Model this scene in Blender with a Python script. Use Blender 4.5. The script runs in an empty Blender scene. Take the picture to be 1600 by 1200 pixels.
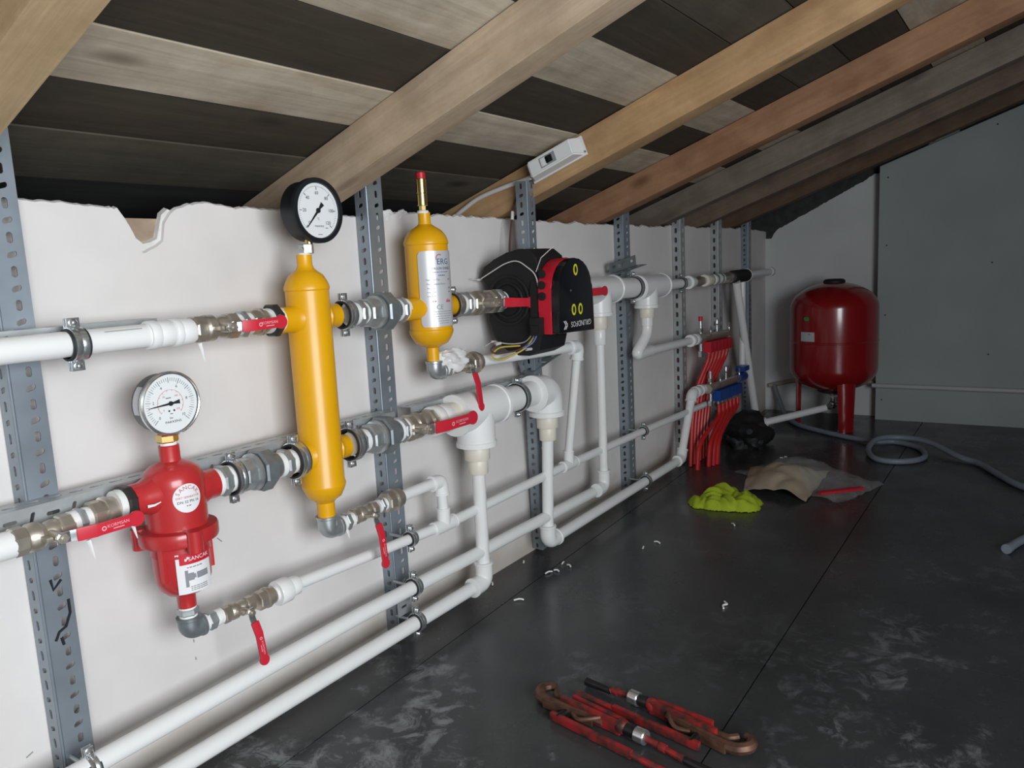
import bpy, bmesh, math, random
from mathutils import Vector, Matrix, noise
random.seed(7)
SC = bpy.context.scene
COL = SC.collection
V = Vector
# ------------------------------------------------------------------ camera
W = 1.459            # y of the plastered wall face
cam_d = bpy.data.cameras.new('camera'); cam = bpy.data.objects.new('camera', cam_d); COL.objects.link(cam)
yaw, pitch, roll = 0.598315539, -0.148195995, -0.0498536884
fw = V((math.cos(yaw)*math.cos(pitch), math.sin(yaw)*math.cos(pitch), math.sin(pitch)))
rt = fw.cross(V((0, 0, 1))).normalized(); up = rt.cross(fw)
r2 = math.cos(roll)*rt + math.sin(roll)*up; u2 = -math.sin(roll)*rt + math.cos(roll)*up
m = Matrix((r2, u2, -fw)).transposed().to_4x4(); m.translation = V((0, 0, 1.0)); cam.matrix_world = m
cam_d.sensor_width = 36; cam_d.lens = 1216.74/1600*36; cam_d.clip_start = 0.02
SC.camera = cam
# ------------------------------------------------------------------ light and exposure
SC.view_settings.view_transform = 'Standard'; SC.view_settings.look = 'None'
SC.view_settings.gamma = 1; SC.view_settings.use_curve_mapping = False
SC.view_settings.exposure = 1.2
wd = bpy.data.worlds.new('world'); SC.world = wd; wd.use_nodes = True
wd.node_tree.nodes['Background'].inputs[0].default_value = (0.62, 0.78, 1.0, 1)
wd.node_tree.nodes['Background'].inputs[1].default_value = 0.5
def area(name, loc, target, sx, sy, power, col):
    d = bpy.data.lights.new(name, 'AREA'); d.shape = 'RECTANGLE'; d.size = sx; d.size_y = sy
    d.energy = power; d.color = col
    o = bpy.data.objects.new(name, d); COL.objects.link(o); o.location = loc
    o.rotation_euler = (V(target)-V(loc)).to_track_quat('-Z', 'Y').to_euler()
    return o
# daylight coming in through the window opening of the side wall behind the viewpoint
area('window_daylight', (-0.20, -1.38, 1.12), (0.15, 1.45, 0.95), 1.85, 1.10, 39, (0.93, 0.97, 1.0))

# ------------------------------------------------------------------ materials
def nodes(name):
    mt = bpy.data.materials.new(name); mt.use_nodes = True
    nt = mt.node_tree; return mt, nt, nt.nodes['Principled BSDF']
def mat(name, c, rough=0.5, metal=0.0, var=0.0, scale=12, bump=0.0, coat=0.0, spec=0.5, stretch=(1, 1, 1), rvar=0.0, alpha=1, trans=0):
    mt, nt, b = nodes(name)
    b.inputs['Base Color'].default_value = (*c, 1); b.inputs['Roughness'].default_value = rough
    b.inputs['Metallic'].default_value = metal; b.inputs['Coat Weight'].default_value = coat
    b.inputs['Coat Roughness'].default_value = 0.12; b.inputs['Specular IOR Level'].default_value = spec
    b.inputs['Alpha'].default_value = alpha; b.inputs['Transmission Weight'].default_value = trans
    if var or bump or rvar:
        tc = nt.nodes.new('ShaderNodeTexCoord'); mp = nt.nodes.new('ShaderNodeMapping'); mp.inputs['Scale'].default_value = stretch
        nz = nt.nodes.new('ShaderNodeTexNoise'); nz.inputs['Scale'].default_value = scale; nz.inputs['Detail'].default_value = 6
        nt.links.new(tc.outputs['Object'], mp.inputs[0]); nt.links.new(mp.outputs[0], nz.inputs['Vector'])
        if var:
            cr = nt.nodes.new('ShaderNodeValToRGB')
            cr.color_ramp.elements[0].position = 0.3; cr.color_ramp.elements[1].position = 0.72
            cr.color_ramp.elements[0].color = (*[max(0, x*(1-var)) for x in c], 1)
            cr.color_ramp.elements[1].color = (*[min(1, x*(1+var)) for x in c], 1)
            nt.links.new(nz.outputs['Fac'], cr.inputs[0]); nt.links.new(cr.outputs[0], b.inputs['Base Color'])
        if bump:
            bp = nt.nodes.new('ShaderNodeBump'); bp.inputs['Strength'].default_value = bump; bp.inputs['Distance'].default_value = 0.002
            nt.links.new(nz.outputs['Fac'], bp.inputs['Height']); nt.links.new(bp.outputs[0], b.inputs['Normal'])
        if rvar:
            mr = nt.nodes.new('ShaderNodeMapRange'); mr.inputs['To Min'].default_value = rough-rvar; mr.inputs['To Max'].default_value = rough+rvar
            nt.links.new(nz.outputs['Fac'], mr.inputs['Value']); nt.links.new(mr.outputs[0], b.inputs['Roughness'])
    return mt
def wood(name, c1, c2, c3, grain_axis=0, scale=1.0, rough=0.75, seed=0.0):
    """long grain along one object axis, knots and blotches"""
    mt, nt, b = nodes(name)
    tc = nt.nodes.new('ShaderNodeTexCoord'); mp = nt.nodes.new('ShaderNodeMapping')
    s = [22*scale]*3; s[grain_axis] = 1.3*scale; mp.inputs['Scale'].default_value = s; mp.inputs['Location'].default_value = (seed, seed*1.7, seed*0.6)
    nz = nt.nodes.new('ShaderNodeTexNoise'); nz.inputs['Scale'].default_value = 2.2; nz.inputs['Detail'].default_value = 8; nz.inputs['Roughness'].default_value = 0.65
    nz.inputs['Distortion'].default_value = 0.6
    mp2 = nt.nodes.new('ShaderNodeMapping'); s2 = [5.0]*3; s2[grain_axis] = 2.0; mp2.inputs['Scale'].default_value = s2; mp2.inputs['Location'].default_value = (seed*3, seed, seed)
    n2 = nt.nodes.new('ShaderNodeTexNoise'); n2.inputs['Scale'].default_value = 1.6; n2.inputs['Detail'].default_value = 5
    cr = nt.nodes.new('ShaderNodeValToRGB'); e = cr.color_ramp.elements
    e[0].position = 0.28; e[0].color = (*c1, 1); e[1].position = 0.7; e[1].color = (*c2, 1)
    cr2 = nt.nodes.new('ShaderNodeValToRGB'); f = cr2.color_ramp.elements
    f[0].position = 0.52; f[0].color = (0, 0, 0, 1); f[1].position = 0.72; f[1].color = (0.85, 0.85, 0.85, 1)
    mx = nt.nodes.new('ShaderNodeMix'); mx.data_type = 'RGBA'
    L = nt.links.new
    L(tc.outputs['Object'], mp.inputs[0]); L(mp.outputs[0], nz.inputs['Vector']); L(tc.outputs['Object'], mp2.inputs[0]); L(mp2.outputs[0], n2.inputs['Vector'])
    L(nz.outputs['Fac'], cr.inputs[0]); L(n2.outputs['Fac'], cr2.inputs[0]); L(cr2.outputs[0], mx.inputs['Factor'])
    L(cr.outputs[0], mx.inputs['A']); mx.inputs['B'].default_value = (*c3, 1)
    vo = nt.nodes.new('ShaderNodeTexVoronoi'); vo.inputs['Scale'].default_value = 1.0
    mp3 = nt.nodes.new('ShaderNodeMapping'); s3 = [6.5]*3; s3[grain_axis] = 2.6; mp3.inputs['Scale'].default_value = s3; mp3.inputs['Location'].default_value = (seed, seed*2, seed)
    kr = nt.nodes.new('ShaderNodeValToRGB'); k_ = kr.color_ramp.elements; k_[0].position = 0.06; k_[0].color = (0.75, 0.75, 0.75, 1); k_[1].position = 0.17; k_[1].color = (0, 0, 0, 1)
    L(tc.outputs['Object'], mp3.inputs[0]); L(mp3.outputs[0], vo.inputs['Vector']); L(vo.outputs['Distance'], kr.inputs[0])
    n4 = nt.nodes.new('ShaderNodeTexNoise'); n4.inputs['Scale'].default_value = 9; n4.inputs['Detail'].default_value = 7; n4.inputs['Roughness'].default_value = 0.7; L(tc.outputs['Object'], n4.inputs['Vector'])
    kr4 = nt.nodes.new('ShaderNodeMapRange'); kr4.inputs['From Min'].default_value = 0.35; kr4.inputs['From Max'].default_value = 0.7; kr4.inputs['To Min'].default_value = 0.0; kr4.inputs['To Max'].default_value = 0.42; L(n4.outputs['Fac'], kr4.inputs['Value'])
    m4 = nt.nodes.new('ShaderNodeMix'); m4.data_type = 'RGBA'; L(kr4.outputs[0], m4.inputs['Factor']); L(mx.outputs['Result'], m4.inputs['A']); m4.inputs['B'].default_value = (*[x*0.62 for x in c3], 1)
    m5 = nt.nodes.new('ShaderNodeMix'); m5.data_type = 'RGBA'; L(kr.outputs[0], m5.inputs['Factor']); L(m4.outputs['Result'], m5.inputs['A']); m5.inputs['B'].default_value = (*[x*0.4 for x in c3], 1)
    L(m5.outputs['Result'], b.inputs['Base Color']); b.inputs['Roughness'].default_value = rough
    b.inputs['Specular IOR Level'].default_value = 0.25
    bp = nt.nodes.new('ShaderNodeBump'); bp.inputs['Strength'].default_value = 0.35; bp.inputs['Distance'].default_value = 0.003
    L(nz.outputs['Fac'], bp.inputs['Height']); L(bp.outputs[0], b.inputs['Normal'])
    return mt
M = dict(
    plaster=mat('plaster', (0.715, 0.685, 0.667), 0.9, var=0.06, scale=5, bump=0.12, spec=0.2),
    plaster_edge=mat('plaster_edge', (0.72, 0.71, 0.68), 0.95, var=0.1, scale=60, bump=0.6, spec=0.2),
    back_plaster=mat('back_plaster', (0.66, 0.68, 0.68), 0.9, var=0.05, scale=4, spec=0.2),
    low_bounce_wall=mat('low_bounce_wall', (0.24, 0.22, 0.20), 0.95, var=0.2, scale=10),  # dark tone invented for the unseen walls so they bounce less light
    panel=mat('plasterboard', (0.40, 0.44, 0.44), 0.9, var=0.06, scale=3, spec=0.2),
    masonry=mat('masonry', (0.36, 0.27, 0.2), 0.95, var=0.25, scale=22, bump=0.6, spec=0.1),
    zinc=mat('zinc_steel', (0.29, 0.335, 0.38), 0.42, 0.55, var=0.12, scale=9, rvar=0.08),
    galv_pale=mat('galvanised_pale', (0.47, 0.50, 0.51), 0.4, 0.55, var=0.12, scale=20),
    zinc_dark=mat('zinc_dull', (0.27, 0.30, 0.315), 0.45, 0.5, var=0.15, scale=14),
    galv=mat('galvanised', (0.48, 0.51, 0.52), 0.36, 0.7, var=0.15, scale=40, rvar=0.1),
    galv_dark=mat('cast_grey', (0.26, 0.29, 0.305), 0.42, 0.6, var=0.12, scale=50, bump=0.1),
    chrome=mat('bright_zinc', (0.75, 0.77, 0.78), 0.22, 0.9),
    band=mat('clamp_band', (0.62, 0.65, 0.66), 0.26, 0.85),
    rubber=mat('rubber', (0.018, 0.02, 0.024), 0.6),
    ppr=mat('white_plastic', (0.84, 0.84, 0.83), 0.28, spec=0.45, var=0.015, scale=6),
    ppr_beige=mat('beige_plastic', (0.78, 0.73, 0.62), 0.4),
    tape=mat('thread_tape', (0.85, 0.85, 0.83), 0.7, bump=0.5, scale=150),
    nickel=mat('nickel_brass', (0.52, 0.47, 0.40), 0.36, 0.75, var=0.15, scale=30, rvar=0.08),
    brass=mat('brass', (0.72, 0.52, 0.20), 0.25, 0.95),
    black_iron=mat('black_iron', (0.045, 0.042, 0.04), 0.45, 0.4),
    grip=mat('red_grip', (0.60, 0.025, 0.045), 0.35, spec=0.45),
    grip_text=mat('grip_text', (0.85, 0.42, 0.45), 0.6),
    red=mat('red_enamel', (0.50, 0.03, 0.033), 0.3, coat=0.3, var=0.08, scale=8),
    red_tank=mat('red_tank', (0.28, 0.009, 0.012), 0.22, coat=0.5),
    red_pipe=mat('red_pipe', (0.55, 0.02, 0.02), 0.35),
    red_plastic=mat('red_plastic', (0.56, 0.012, 0.03), 0.4),
    blue=mat('blue_plastic', (0.01, 0.06, 0.30), 0.4),
    yellow=mat('yellow_enamel', (0.80, 0.40, 0.003), 0.36, coat=0.08, var=0.04, scale=6),
    black=mat('black_foam', (0.008, 0.008, 0.009), 0.65),
    black_gloss=mat('black_gloss', (0.008, 0.009, 0.012), 0.22),
    gauge_black=mat('gauge_black', (0.010, 0.012, 0.015), 0.42),
    steel_case=mat('steel_case', (0.13, 0.14, 0.15), 0.42, 0.6),
    dial=mat('dial_white', (0.78, 0.80, 0.80), 0.6),
    ink=mat('ink_black', (0.01, 0.01, 0.012), 0.6),
    ink_red=mat('ink_red', (0.55, 0.12, 0.14), 0.6),
    ink_grey=mat('ink_grey', (0.25, 0.26, 0.28), 0.6),
    ink_blue=mat('ink_blue', (0.04, 0.10, 0.22), 0.6),
    paper=mat('white_paper', (0.80, 0.79, 0.80), 0.6),
    silver_label=mat('silver_label', (0.66, 0.67, 0.69), 0.35, 0.25),
    sym=mat('yellow_symbol', (0.75, 0.72, 0.03), 0.5),
    white_box=mat('white_box', (0.74, 0.75, 0.74), 0.45),
    cable=mat('white_cable', (0.66, 0.63, 0.60), 0.5),
    wire_brown=mat('brown_wire', (0.09, 0.045, 0.025), 0.5),
    wire_yellow=mat('yellow_wire', (0.55, 0.42, 0.06), 0.5),
    wire_blue=mat('blue_wire', (0.08, 0.14, 0.35), 0.5),
    hose=mat('hose', (0.22, 0.26, 0.31), 0.45),
    lime=mat('lime_cloth', (0.36, 0.46, 0.016), 0.8, var=0.1, scale=40, bump=0.3),
    bag_paper=mat('kraft_paper', (0.42, 0.34, 0.25), 0.8, var=0.15, scale=12),
    film=mat('clear_film', (0.7, 0.72, 0.72), 0.12, alpha=0.13, spec=0.8),
    wrap=mat('white_film', (0.80, 0.79, 0.78), 0.35, spec=0.5),
    black_film=mat('black_film', (0.010, 0.010, 0.011), 0.6),
    worn_red=mat('worn_red', (0.27, 0.022, 0.018), 0.5, var=0.85, scale=30, bump=0.3),
    rust=mat('rusty_steel', (0.13, 0.065, 0.042), 0.5, 0.4, var=0.4, scale=40, bump=0.3),
    dark_steel=mat('dark_steel', (0.04, 0.038, 0.038), 0.4, 0.7, var=0.3, scale=30),
    marker=mat('marker', (0.01, 0.01, 0.015), 0.7),
    green=mat('green_sticker', (0.03, 0.32, 0.08), 0.6),
    lead=mat('grey_pvc', (0.55, 0.56, 0.57), 0.4),
)
_m = M['worn_red'].node_tree
for _n in _m.nodes:
    if _n.type == 'VALTORGB':
        _n.color_ramp.elements[0].position = 0.40; _n.color_ramp.elements[0].color = (0.045, 0.022, 0.018, 1); _n.color_ramp.elements[1].position = 0.60; _n.color_ramp.elements[1].color = (0.33, 0.018, 0.018, 1)
# dirt rubbed into the plaster near the floor
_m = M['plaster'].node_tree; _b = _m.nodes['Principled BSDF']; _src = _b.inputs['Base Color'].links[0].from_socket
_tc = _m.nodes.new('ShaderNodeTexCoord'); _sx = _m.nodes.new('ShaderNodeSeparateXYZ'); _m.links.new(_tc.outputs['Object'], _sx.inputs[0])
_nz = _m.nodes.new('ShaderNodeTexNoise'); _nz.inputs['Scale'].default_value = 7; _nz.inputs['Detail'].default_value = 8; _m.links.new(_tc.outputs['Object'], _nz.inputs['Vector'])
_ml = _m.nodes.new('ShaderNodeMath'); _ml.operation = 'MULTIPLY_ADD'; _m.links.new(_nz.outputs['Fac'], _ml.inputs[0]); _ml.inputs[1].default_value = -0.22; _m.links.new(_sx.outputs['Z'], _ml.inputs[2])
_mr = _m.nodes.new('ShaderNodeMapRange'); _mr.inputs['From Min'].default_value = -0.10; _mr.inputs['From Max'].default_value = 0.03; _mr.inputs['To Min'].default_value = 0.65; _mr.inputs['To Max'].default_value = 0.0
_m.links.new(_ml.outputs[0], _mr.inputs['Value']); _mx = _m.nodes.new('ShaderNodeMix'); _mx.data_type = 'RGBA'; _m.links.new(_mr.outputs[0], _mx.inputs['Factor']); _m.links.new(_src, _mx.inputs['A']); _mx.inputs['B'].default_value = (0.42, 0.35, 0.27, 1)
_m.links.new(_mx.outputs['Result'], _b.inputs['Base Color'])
# ------------------------------------------------------------------ mesh builder
class B:
    def __init__(s): s.bm = bmesh.new()
    def verts_faces(s, vs, fs, mi=0):
        v = [s.bm.verts.new(p) for p in vs]
        for f in fs:
            try:
                fc = s.bm.faces.new([v[i] for i in f]); fc.material_index = mi
            except ValueError: pass
        return v
    def lathe(s, prof, org, ax=(0, 0, 1), seg=32, phase=0.0, ref=None, caps=True, oval=None):
        ax = V(ax).normalized(); org = V(org)
        rf = V(ref) if ref else (V((0, 0, 1)) if abs(ax.z) < 0.9 else V((1, 0, 0)))
        e1 = (rf-ax*rf.dot(ax)).normalized(); e2 = ax.cross(e1)
        rings = []
        for r, h in prof:
            ring = []
            for i in range(seg):
                a = phase+2*math.pi*i/seg
                ring.append(s.bm.verts.new(org+ax*h+(e1*math.cos(a)+e2*math.sin(a))*max(r, 1e-5)))
            rings.append(ring)
        for a, b in zip(rings[:-1], rings[1:]):
            for i in range(seg):
                j = (i+1) % seg; s.bm.faces.new((a[i], a[j], b[j], b[i]))
        if caps:
            s.bm.faces.new(list(reversed(rings[0]))); s.bm.faces.new(rings[-1])
        return s
    def cyl(s, a, b, r, seg=24, r1=None):
        a = V(a); b = V(b); return s.lathe([(r, 0), (r if r1 is None else r1, (b-a).length)], a, b-a, seg)
    def hexa(s, a, b, r, n=6, ch=0.12):
        a = V(a); b = V(b); L = (b-a).length; c = min(r*ch, L*0.25)
        return s.lathe([(r*(1-ch*0.8), 0), (r, c), (r, L-c), (r*(1-ch*0.8), L)], a, b-a, n, phase=math.pi/n)
    def tube(s, path, r, seg=14, caps=True, radii=None):
        P = [V(p) for p in path]; n = len(P); rings = []; prev = None
        for i, p in enumerate(P):
            t = (P[min(i+1, n-1)]-P[max(i-1, 0)]).normalized()
            if prev is None:
                rf = V((0, 0, 1)) if abs(t.z) < 0.9 else V((1, 0, 0)); e1 = (rf-t*rf.dot(t)).normalized()
            else: e1 = (prev-t*prev.dot(t)).normalized()
            prev = e1; e2 = t.cross(e1); rr = radii[i] if radii else r
            rings.append([s.bm.verts.new(p+(e1*math.cos(2*math.pi*k/seg)+e2*math.sin(2*math.pi*k/seg))*rr) for k in range(seg)])
        for a, b in zip(rings[:-1], rings[1:]):
            for i in range(seg):
                j = (i+1) % seg; s.bm.faces.new((a[i], a[j], b[j], b[i]))
        if caps: s.bm.faces.new(list(reversed(rings[0]))); s.bm.faces.new(rings[-1])
        return s
    def box(s, lo, hi, bev=0.0, mi=0):
        lo = V(lo); hi = V(hi); return s.obox((lo+hi)/2, hi-lo, None, bev, mi)
    def obox(s, c, size, R=None, bev=0.0, mi=0):
        c = V(c); hx, hy, hz = V(size)/2
        b2 = bmesh.new(); vs = [b2.verts.new((x*hx, y*hy, z*hz)) for x in (-1, 1) for y in (-1, 1) for z in (-1, 1)]
        for f in ((0, 1, 3, 2), (4, 6, 7, 5), (0, 4, 5, 1), (2, 3, 7, 6), (0, 2, 6, 4), (1, 5, 7, 3)): b2.faces.new([vs[i] for i in f])
        if bev: bmesh.ops.bevel(b2, geom=list(b2.edges), offset=bev, segments=2, affect='EDGES', profile=0.7)
        s.merge(b2, (R.to_4x4() if R else Matrix.Identity(4)), c, mi); return s
    def merge(s, b2, mtx, c, mi=0):
        mp = {}
        for v in b2.verts: mp[v] = s.bm.verts.new(mtx @ v.co + V(c))
        for f in b2.faces:
            nf = s.bm.faces.new([mp[v] for v in f.verts]); nf.material_index = mi
        b2.free()
    def prism(s, poly, o, ex, ey, depth, bev=0.0):
        """polygon (u,v) in plane o+u*ex+v*ey extruded along ex x ey by depth"""
        o = V(o); ex = V(ex); ey = V(ey); n = ex.cross(ey).normalized(); b2 = bmesh.new()
        a = [b2.verts.new(o+ex*u+ey*v) for u, v in poly]; b = [b2.verts.new(o+ex*u+ey*v+n*depth) for u, v in poly]
        b2.faces.new(list(reversed(a))); b2.faces.new(b); k = len(a)
        for i in range(k): b2.faces.new((a[i], a[(i+1) % k], b[(i+1) % k], b[i]))
        if bev: bmesh.ops.bevel(b2, geom=list(b2.edges), offset=bev, segments=2, affect='EDGES', profile=0.7, clamp_overlap=True)
        s.merge(b2, Matrix.Identity(4), (0, 0, 0)); return s
    def sphere(s, c, r, seg=16, squash=(1, 1, 1)):
        b2 = bmesh.new(); bmesh.ops.create_uvsphere(b2, u_segments=seg, v_segments=seg//2, radius=r)
        s.merge(b2, Matrix.Diagonal((*squash, 1)), c); return s
    def patch(s, cx, cy, R, a0, a1, z0, z1, n=20, round_=0.0, thick=0.0008):
        """curved label on a vertical cylinder, angles in degrees"""
        vs = []; fs = []
        for k, rr in enumerate((R+thick, R-0.002)):
            for i in range(n+1):
                a = math.radians(a0+(a1-a0)*i/n); ux = abs((2*i/n-1))
                d = 0
                if round_: 
                    e = (1-ux)*(math.radians(a1-a0)*R/2)
                    if e < round_: d = round_-math.sqrt(max(0, round_**2-(round_-e)**2))
                for z in (z0+d, z1-d): vs.append((cx+rr*math.cos(a), cy+rr*math.sin(a), z))
        h = 2*(n+1)
        for i in range(n):
            q = 2*i; fs.append((q, q+2, q+3, q+1)); fs.append((h+q, h+q+1, h+q+3, h+q+2))
            fs.append((q, h+q, h+q+2, q+2)); fs.append((q+1, q+3, h+q+3, h+q+1))
        fs.append((0, 1, h+1, h)); q = 2*n; fs.append((q, h+q, h+q+1, q+1))
        s.verts_faces(vs, fs); return s
def finish(b, name, mats, loc, parent, sharp=32):
    loc = V(loc); me = bpy.data.meshes.new(name)
    for v in b.bm.verts: v.co -= loc
    bmesh.ops.recalc_face_normals(b.bm, faces=b.bm.faces)
    b.bm.to_mesh(me); b.bm.free()
    for mm in (mats if isinstance(mats, (list, tuple)) else [mats]): me.materials.append(M[mm] if isinstance(mm, str) else mm)
    me.polygons.foreach_set('use_smooth', [True]*len(me.polygons)); me.set_sharp_from_angle(angle=math.radians(sharp))
    o = bpy.data.objects.new(name, me); COL.objects.link(o)
    if parent is None: o.location = loc
    else:
        o.parent = parent; o.location = loc-world_loc(parent)
    return o
def world_loc(o):
    l = o.location.copy()
    while o.parent: o = o.parent; l += o.location
    return l
def props(o, label, cat, group=None, kind=None):
    if label: o['label'] = label
    if cat: o['category'] = cat
    if group: o['group'] = group
    if kind: o['kind'] = kind
    return o
def thing(name, label, cat, loc, group=None):
    o = bpy.data.objects.new(name, None); COL.objects.link(o); o.location = V(loc); o.empty_display_size = 0.05
    return props(o, label, cat, group)
def part(p, name, b, mt, label=None):
    o = finish(b, name, mt, world_loc(p), p)
    if label: o['label'] = label
    return o
def single(name, label, cat, b, mt, group=None, kind=None, loc=None):
    if loc is None:
        cs = [v.co for v in b.bm.verts]
        lo = V([min(c[i] for c in cs) for i in range(3)]); hi = V([max(c[i] for c in cs) for i in range(3)])
        loc = ((lo.x+hi.x)/2, (lo.y+hi.y)/2, lo.z)
    return props(finish(b, name, mt, loc, None), label, cat, group, kind)
def structure(name, b, mt, parent=None, loc=(0, 0, 0)):
    o = finish(b, name, mt, loc, parent)
    if parent is None: o['kind'] = 'structure'
    return o
def text_geo(b, s, size, org, xd, yd, wrap=None, align='CENTER', ext=0.0004, squeeze=1.0):
    """lettering added to a builder; wrap=(cx,cy,R,angle_deg) bends it round a vertical cylinder"""
    cu = bpy.data.curves.new('lettering', 'FONT'); cu.body = s; cu.size = size; cu.align_x = align; cu.align_y = 'CENTER'; cu.resolution_u = 2
    ob = bpy.data.objects.new('lettering_tmp', cu); COL.objects.link(ob)
    dg = bpy.context.evaluated_depsgraph_get(); dg.update()
    me = bpy.data.meshes.new_from_object(ob.evaluated_get(dg))
    COL.objects.unlink(ob); bpy.data.objects.remove(ob)
    org = V(org); xd = V(xd); yd = V(yd); n = xd.cross(yd)
    vs = []
    for v in me.vertices:
        u, w = v.co.x*squeeze, v.co.y
        if wrap:
            cx, cy, R, ang = wrap; a = math.radians(ang)+u/R
            vs.append((cx+(R+ext)*math.cos(a), cy+(R+ext)*math.sin(a), org.z+w))
        else: vs.append(org+xd*u+yd*w+n*ext)
    b.verts_faces(vs, [tuple(p.vertices) for p in me.polygons])
    bpy.data.meshes.remove(me)
def dash(b, c, xd, yd, w, h):
    c = V(c); n_ = V(xd).cross(V(yd)); b.obox(c+n_*0.0002, (w, h, 0.0006), Matrix((V(xd), V(yd), n_)).transposed())
def fillet(pts, rad, n=6):
    P = [V(p) for p in pts]; out = [P[0]]
    for a, p, c in zip(P[:-2], P[1:-1], P[2:]):
        d1 = (a-p); d2 = (c-p); r = min(rad, d1.length*0.49, d2.length*0.49); s0 = p+d1.normalized()*r; s1 = p+d2.normalized()*r
        for i in range(n+1):
            t = i/n; out.append(s0*(1-t)**2+p*2*t*(1-t)+s1*t*t)
    out.append(P[-1]); return out
X = V((1, 0, 0)); Y = V((0, 1, 0)); Z = V((0, 0, 1))

# ================================================================== SETTING
SL = 0.355                                     # roof pitch (rise per metre away from the wall)
def zroof(y, base): return base+SL*(W-y)
b = B(); b.box((-1.3, -2.6, -0.06), (5.3, 1.8, 0.0))
mt, nt, pb = nodes('dark_floor')
def nd(t): return nt.nodes.new(t)
tc = nd('ShaderNodeTexCoord'); L = nt.links.new
def nz(scale, det=6, rough=0.6, st=(1, 1, 1), dist=0.0, off=(0, 0, 0)):
    mp = nd('ShaderNodeMapping'); mp.inputs['Scale'].default_value = st; mp.inputs['Location'].default_value = off; n = nd('ShaderNodeTexNoise'); n.inputs['Scale'].default_value = scale
    n.inputs['Detail'].default_value = det; n.inputs['Roughness'].default_value = rough; n.inputs['Distortion'].default_value = dist
    L(tc.outputs['Object'], mp.inputs[0]); L(mp.outputs[0], n.inputs['Vector']); return n.outputs['Fac']
def ramp(src, p0, c0, p1, c1):
    r = nd('ShaderNodeValToRGB'); e = r.color_ramp.elements; e[0].position = p0; e[0].color = (*c0, 1); e[1].position = p1; e[1].color = (*c1, 1); L(src, r.inputs[0]); return r.outputs[0]
def mixc(f, a, bb):
    x = nd('ShaderNodeMix'); x.data_type = 'RGBA'; L(f, x.inputs['Factor'])
    for sck, val in (('A', a), ('B', bb)):
        if isinstance(val, tuple): x.inputs[sck].default_value = (*val, 1)
        else: L(val, x.inputs[sck])
    return x.outputs['Result']
base = ramp(nz(2.6), 0.3, (0.030, 0.032, 0.034), 0.75, (0.060, 0.062, 0.063))
# dust patches, broken up, denser near the front of the room where people walk
sx = nd('ShaderNodeSeparateXYZ'); L(tc.outputs['Object'], sx.inputs[0])
blot = ramp(nz(2.3, 8, 0.7, off=(3.1, 1.2, 0)), 0.50, (0, 0, 0), 0.58, (1, 1, 1))
fine = ramp(nz(15, 7, 0.72, (1, 1, 1), 0.9), 0.47, (0, 0, 0), 0.60, (1, 1, 1))
mul = nd('ShaderNodeMath'); mul.operation = 'MULTIPLY'; L(blot, mul.inputs[0]); L(fine, mul.inputs[1])
reach = nd('ShaderNodeMapRange'); reach.inputs['From Min'].default_value = 3.2; reach.inputs['From Max'].default_value = 1.2; L(sx.outputs['X'], reach.inputs['Value'])
mul2 = nd('ShaderNodeMath'); mul2.operation = 'MULTIPLY'; L(mul.outputs[0], mul2.inputs[0]); L(reach.outputs[0], mul2.inputs[1])
ry_ = nd('ShaderNodeMapRange'); ry_.inputs['From Min'].default_value = 0.60; ry_.inputs['From Max'].default_value = 0.20; L(sx.outputs['Y'], ry_.inputs['Value'])
rx_ = nd('ShaderNodeMapRange'); rx_.inputs['From Min'].default_value = 1.75; rx_.inputs['From Max'].default_value = 1.30; L(sx.outputs['X'], rx_.inputs['Value'])
mxm = nd('ShaderNodeMath'); mxm.operation = 'MAXIMUM'; L(ry_.outputs[0], mxm.inputs[0]); L(rx_.outputs[0], mxm.inputs[1])
mad = nd('ShaderNodeMath'); mad.operation = 'MULTIPLY_ADD'; L(mxm.outputs[0], mad.inputs[0]); mad.inputs[1].default_value = 0.85; mad.inputs[2].default_value = 0.15
mul2b = nd('ShaderNodeMath'); mul2b.operation = 'MULTIPLY'; L(mul2.outputs[0], mul2b.inputs[0]); L(mad.outputs[0], mul2b.inputs[1]); mul2 = mul2b
mul3 = nd('ShaderNodeMath'); mul3.operation = 'MULTIPLY'; L(mul2.outputs[0], mul3.inputs[0]); mul3.inputs[1].default_value = 0.8
c1 = mixc(mul3.outputs[0], base, (0.27, 0.29, 0.30))
speck = ramp(nz(70, 3, 0.5), 0.70, (0, 0, 0), 0.74, (1, 1, 1)); sp2 = nd('ShaderNodeMath'); sp2.operation = 'MULTIPLY'; L(speck, sp2.inputs[0]); sp2.inputs[1].default_value = 0.35
c2 = mixc(sp2.outputs[0], c1, (0.22, 0.22, 0.22))
L(c2, pb.inputs['Base Color'])
rg = ramp(nz(3.4, 5, 0.6, off=(5, 5, 5)), 0.35, (0.20, 0.20, 0.20), 0.7, (0.38, 0.38, 0.38)); L(rg, pb.inputs['Roughness'])
pb.inputs['Specular IOR Level'].default_value = 0.5
bp = nd('ShaderNodeBump'); bp.inputs['Strength'].default_value = 0.08; bp.inputs['Distance'].default_value = 0.002; L(nz(14), bp.inputs['Height']); L(bp.outputs[0], pb.inputs['Normal'])
M['floor'] = mt
M['floor_gap'] = mat('floor_gap', (0.012, 0.012, 0.013), 0.8)
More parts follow.
